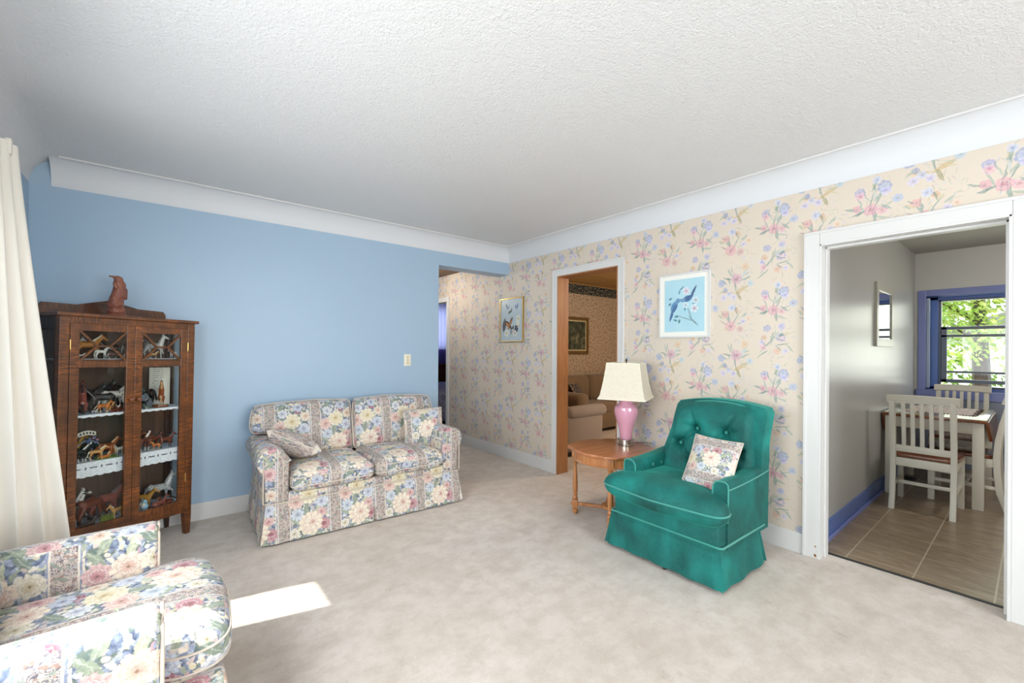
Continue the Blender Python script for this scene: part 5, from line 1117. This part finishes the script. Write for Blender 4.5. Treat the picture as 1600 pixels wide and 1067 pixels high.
# ================================================================== outdoors beyond the kitchen window
m,n=mat('tree_leaf');p=n.tc();o_=n.new('ShaderNodeObjectInfo');c=n.ramp(n.noise(p,1.2,3),[(.35,'#6f9440'),(.5,'#a9c25e'),(.66,'#dfe09a')]);a=n.bsdf(c,.6);tr=n.new('ShaderNodeBsdfTranslucent');n.put(tr.inputs[0],c);mx=n.new('ShaderNodeMixShader');mx.inputs[0].default_value=.4;n.t.links.new(a,mx.inputs[1]);n.t.links.new(tr.outputs[0],mx.inputs[2]);n.out(mx.outputs[0]);LM=m
def tree(x,y,hh,rad,seed,label):
    random.seed(seed);t=thing('tree',label,'tree',(x,y,-.6));b=B();b.tube([(0,0,0),(.1,.05,hh*.3),(0,.1,hh*.6),(.1,0,hh*.85)],[.18,.15,.1,.05],8)
    for k in range(6): a=k*1.05;b.tube([(0,.05,hh*(.3+.07*k)),(rad*.6*math.cos(a),rad*.6*math.sin(a),hh*(.45+.07*k))],[.07,.02],6)
    b.obj('trunk',M['oakdark'],t);tb=bmesh.new()
    cl=[(random.gauss(0,rad*.5),random.gauss(0,rad*.5),random.uniform(hh*.22,hh),random.uniform(.35,.6)*rad) for _ in range(26)]
    for k in range(15000):
        cx_,cy_,cz,cr=random.choice(cl);d=Vector((random.gauss(0,1),random.gauss(0,1),random.gauss(0,1))).normalized()*cr*random.uniform(.6,1);c=Vector((cx_,cy_,cz))+d
        n_=Vector((random.gauss(0,1),random.gauss(0,1),random.gauss(0,1))).normalized();u=n_.orthogonal().normalized();v=n_.cross(u);s=random.uniform(.03,.065)
        tb.faces.new([tb.verts.new(c+u*s*1.4),tb.verts.new(c+v*s*.7),tb.verts.new(c-u*s*1.4),tb.verts.new(c-v*s*.7)])
    me=bpy.data.meshes.new('foliage');tb.to_mesh(me);tb.free();me.materials.append(LM);f=bpy.data.objects.new('foliage',me);col.objects.link(f);f.parent=t
tree(15,.8,6.0,2.2,1,'leafy tree straight outside the kitchen window');tree(21,7.5,8,2.6,2,'tall tree further back on the left outside the kitchen window');tree(17,-5,7,2.2,3,'bushy tree to the right outside the kitchen window')
m,n=mat('lawn');c=n.ramp(n.noise(n.tc(),1.5,4),[(.4,'#7f9a4e'),(.7,'#c9bf8f')]);n.out(n.bsdf(c,.95));b=B();b.box(7.6,45,-25,25,-.7,-.6);struct('ground',b,m)
b=B();b.box(26,31,-8,2.5,-.6,2.2);w=b.obj('neighbour_wall',paint('pale_siding','#cfd3d6',.7),smooth=False)
# small roof so the building reads as a house
r_=B();r_.prism([(-8.4,2.2),(2.9,2.2),(-2.75,4.2)],'x',25.6,31.4);r_.obj('roof',paint('grey_shingle','#6d6e70',.9),w,smooth=False)
w.name='house';tag(w,'pale house far beyond the trees outside the kitchen window','house')
# ================================================================== light
def area(name,loc,rot,sx,sy,e,c=(1,1,1)):
    l=bpy.data.lights.new(name,'AREA');l.shape='RECTANGLE';l.size=sx;l.size_y=sy;l.energy=e;l.color=c;o=bpy.data.objects.new(name,l);col.objects.link(o);o.location=loc;o.rotation_euler=rot;return o
# daylight entering through each window, plus fill at the added back-wall one
area('daylight_window_2',(XL-.16,1.04,1.4),(0,R(-66),0),1.3,1.85,LW2,(.98,.99,1))
area('daylight_window_1',(XL-.16,2.82,1.4),(0,R(-70),0),1.3,.32,LW1,(.93,.97,1))
area('back_window_fill',(1.4,YB-.16,1.4),(R(72),0,0),2.4,1.4,LFILL,(1,1,1))  # fill light from behind the camera, through a made-up window
area('daylight_kitchen',(7.47,.25,1.46),(0,R(90),0),1.1,1.15,LK,(1,.99,.94))
area('daylight_bedroom',(4.95,8.72,1.83),(R(-90),0,0),1.2,.9,LB,(.9,.92,1))
def point(name,loc,e,c,r=.12):
    l=bpy.data.lights.new(name,'POINT');l.energy=e;l.color=c;l.shadow_soft_size=r;o=bpy.data.objects.new(name,l);col.objects.link(o);o.location=loc
point('tv_room_fill',(5.6,2.4,2.2),LT,(1,.92,.8))  # added warm point light to brighten the next room, no fitting
point('kitchen_fill',(5.0,-.9,2.3),LK2,(1,.97,.93),.25)  # added out-of-view point light, evens out the kitchen
point('hall_fill',(2.6,5.4,2.2),LH,(1,.9,.78))  # unseen point light that brightens the hall
point('room_fill',(.9,-.6,2.2),LR,(1,.97,.92),.25)  # added fill behind the camera, no ceiling fitting there
s=bpy.data.lights.new('sun','SUN');s.energy=LS;s.angle=R(.6);s.color=(1,.96,.9);so=bpy.data.objects.new('sun',s);col.objects.link(so)
dv=Vector((.974,-.226,-1.34)).normalized();so.rotation_euler=dv.to_track_quat('-Z','Y').to_euler()
# second sun-lit garden side is the same sun seen from the kitchen
wd=bpy.data.worlds.new('world');scn.world=wd;wd.use_nodes=True;bg=wd.node_tree.nodes['Background'];bg.inputs[0].default_value=(.82,.91,1,1);bg.inputs[1].default_value=LWORLD
vs=scn.view_settings;vs.view_transform='Standard';vs.look='None';vs.gamma=1;vs.use_curve_mapping=False;vs.exposure=EXPO
scn.display_settings.display_device='sRGB'
cy_=scn.cycles;cy_.use_denoising=True;cy_.adaptive_threshold=.02;cy_.max_bounces=9;cy_.diffuse_bounces=4;cy_.glossy_bounces=4;cy_.transmission_bounces=6;cy_.transparent_max_bounces=16;cy_.sample_clamp_indirect=6;cy_.caustics_reflective=False;cy_.caustics_refractive=False
try: cy_.denoiser='OPENIMAGEDENOISE';cy_.denoising_input_passes='RGB_ALBEDO_NORMAL'
except Exception: pass
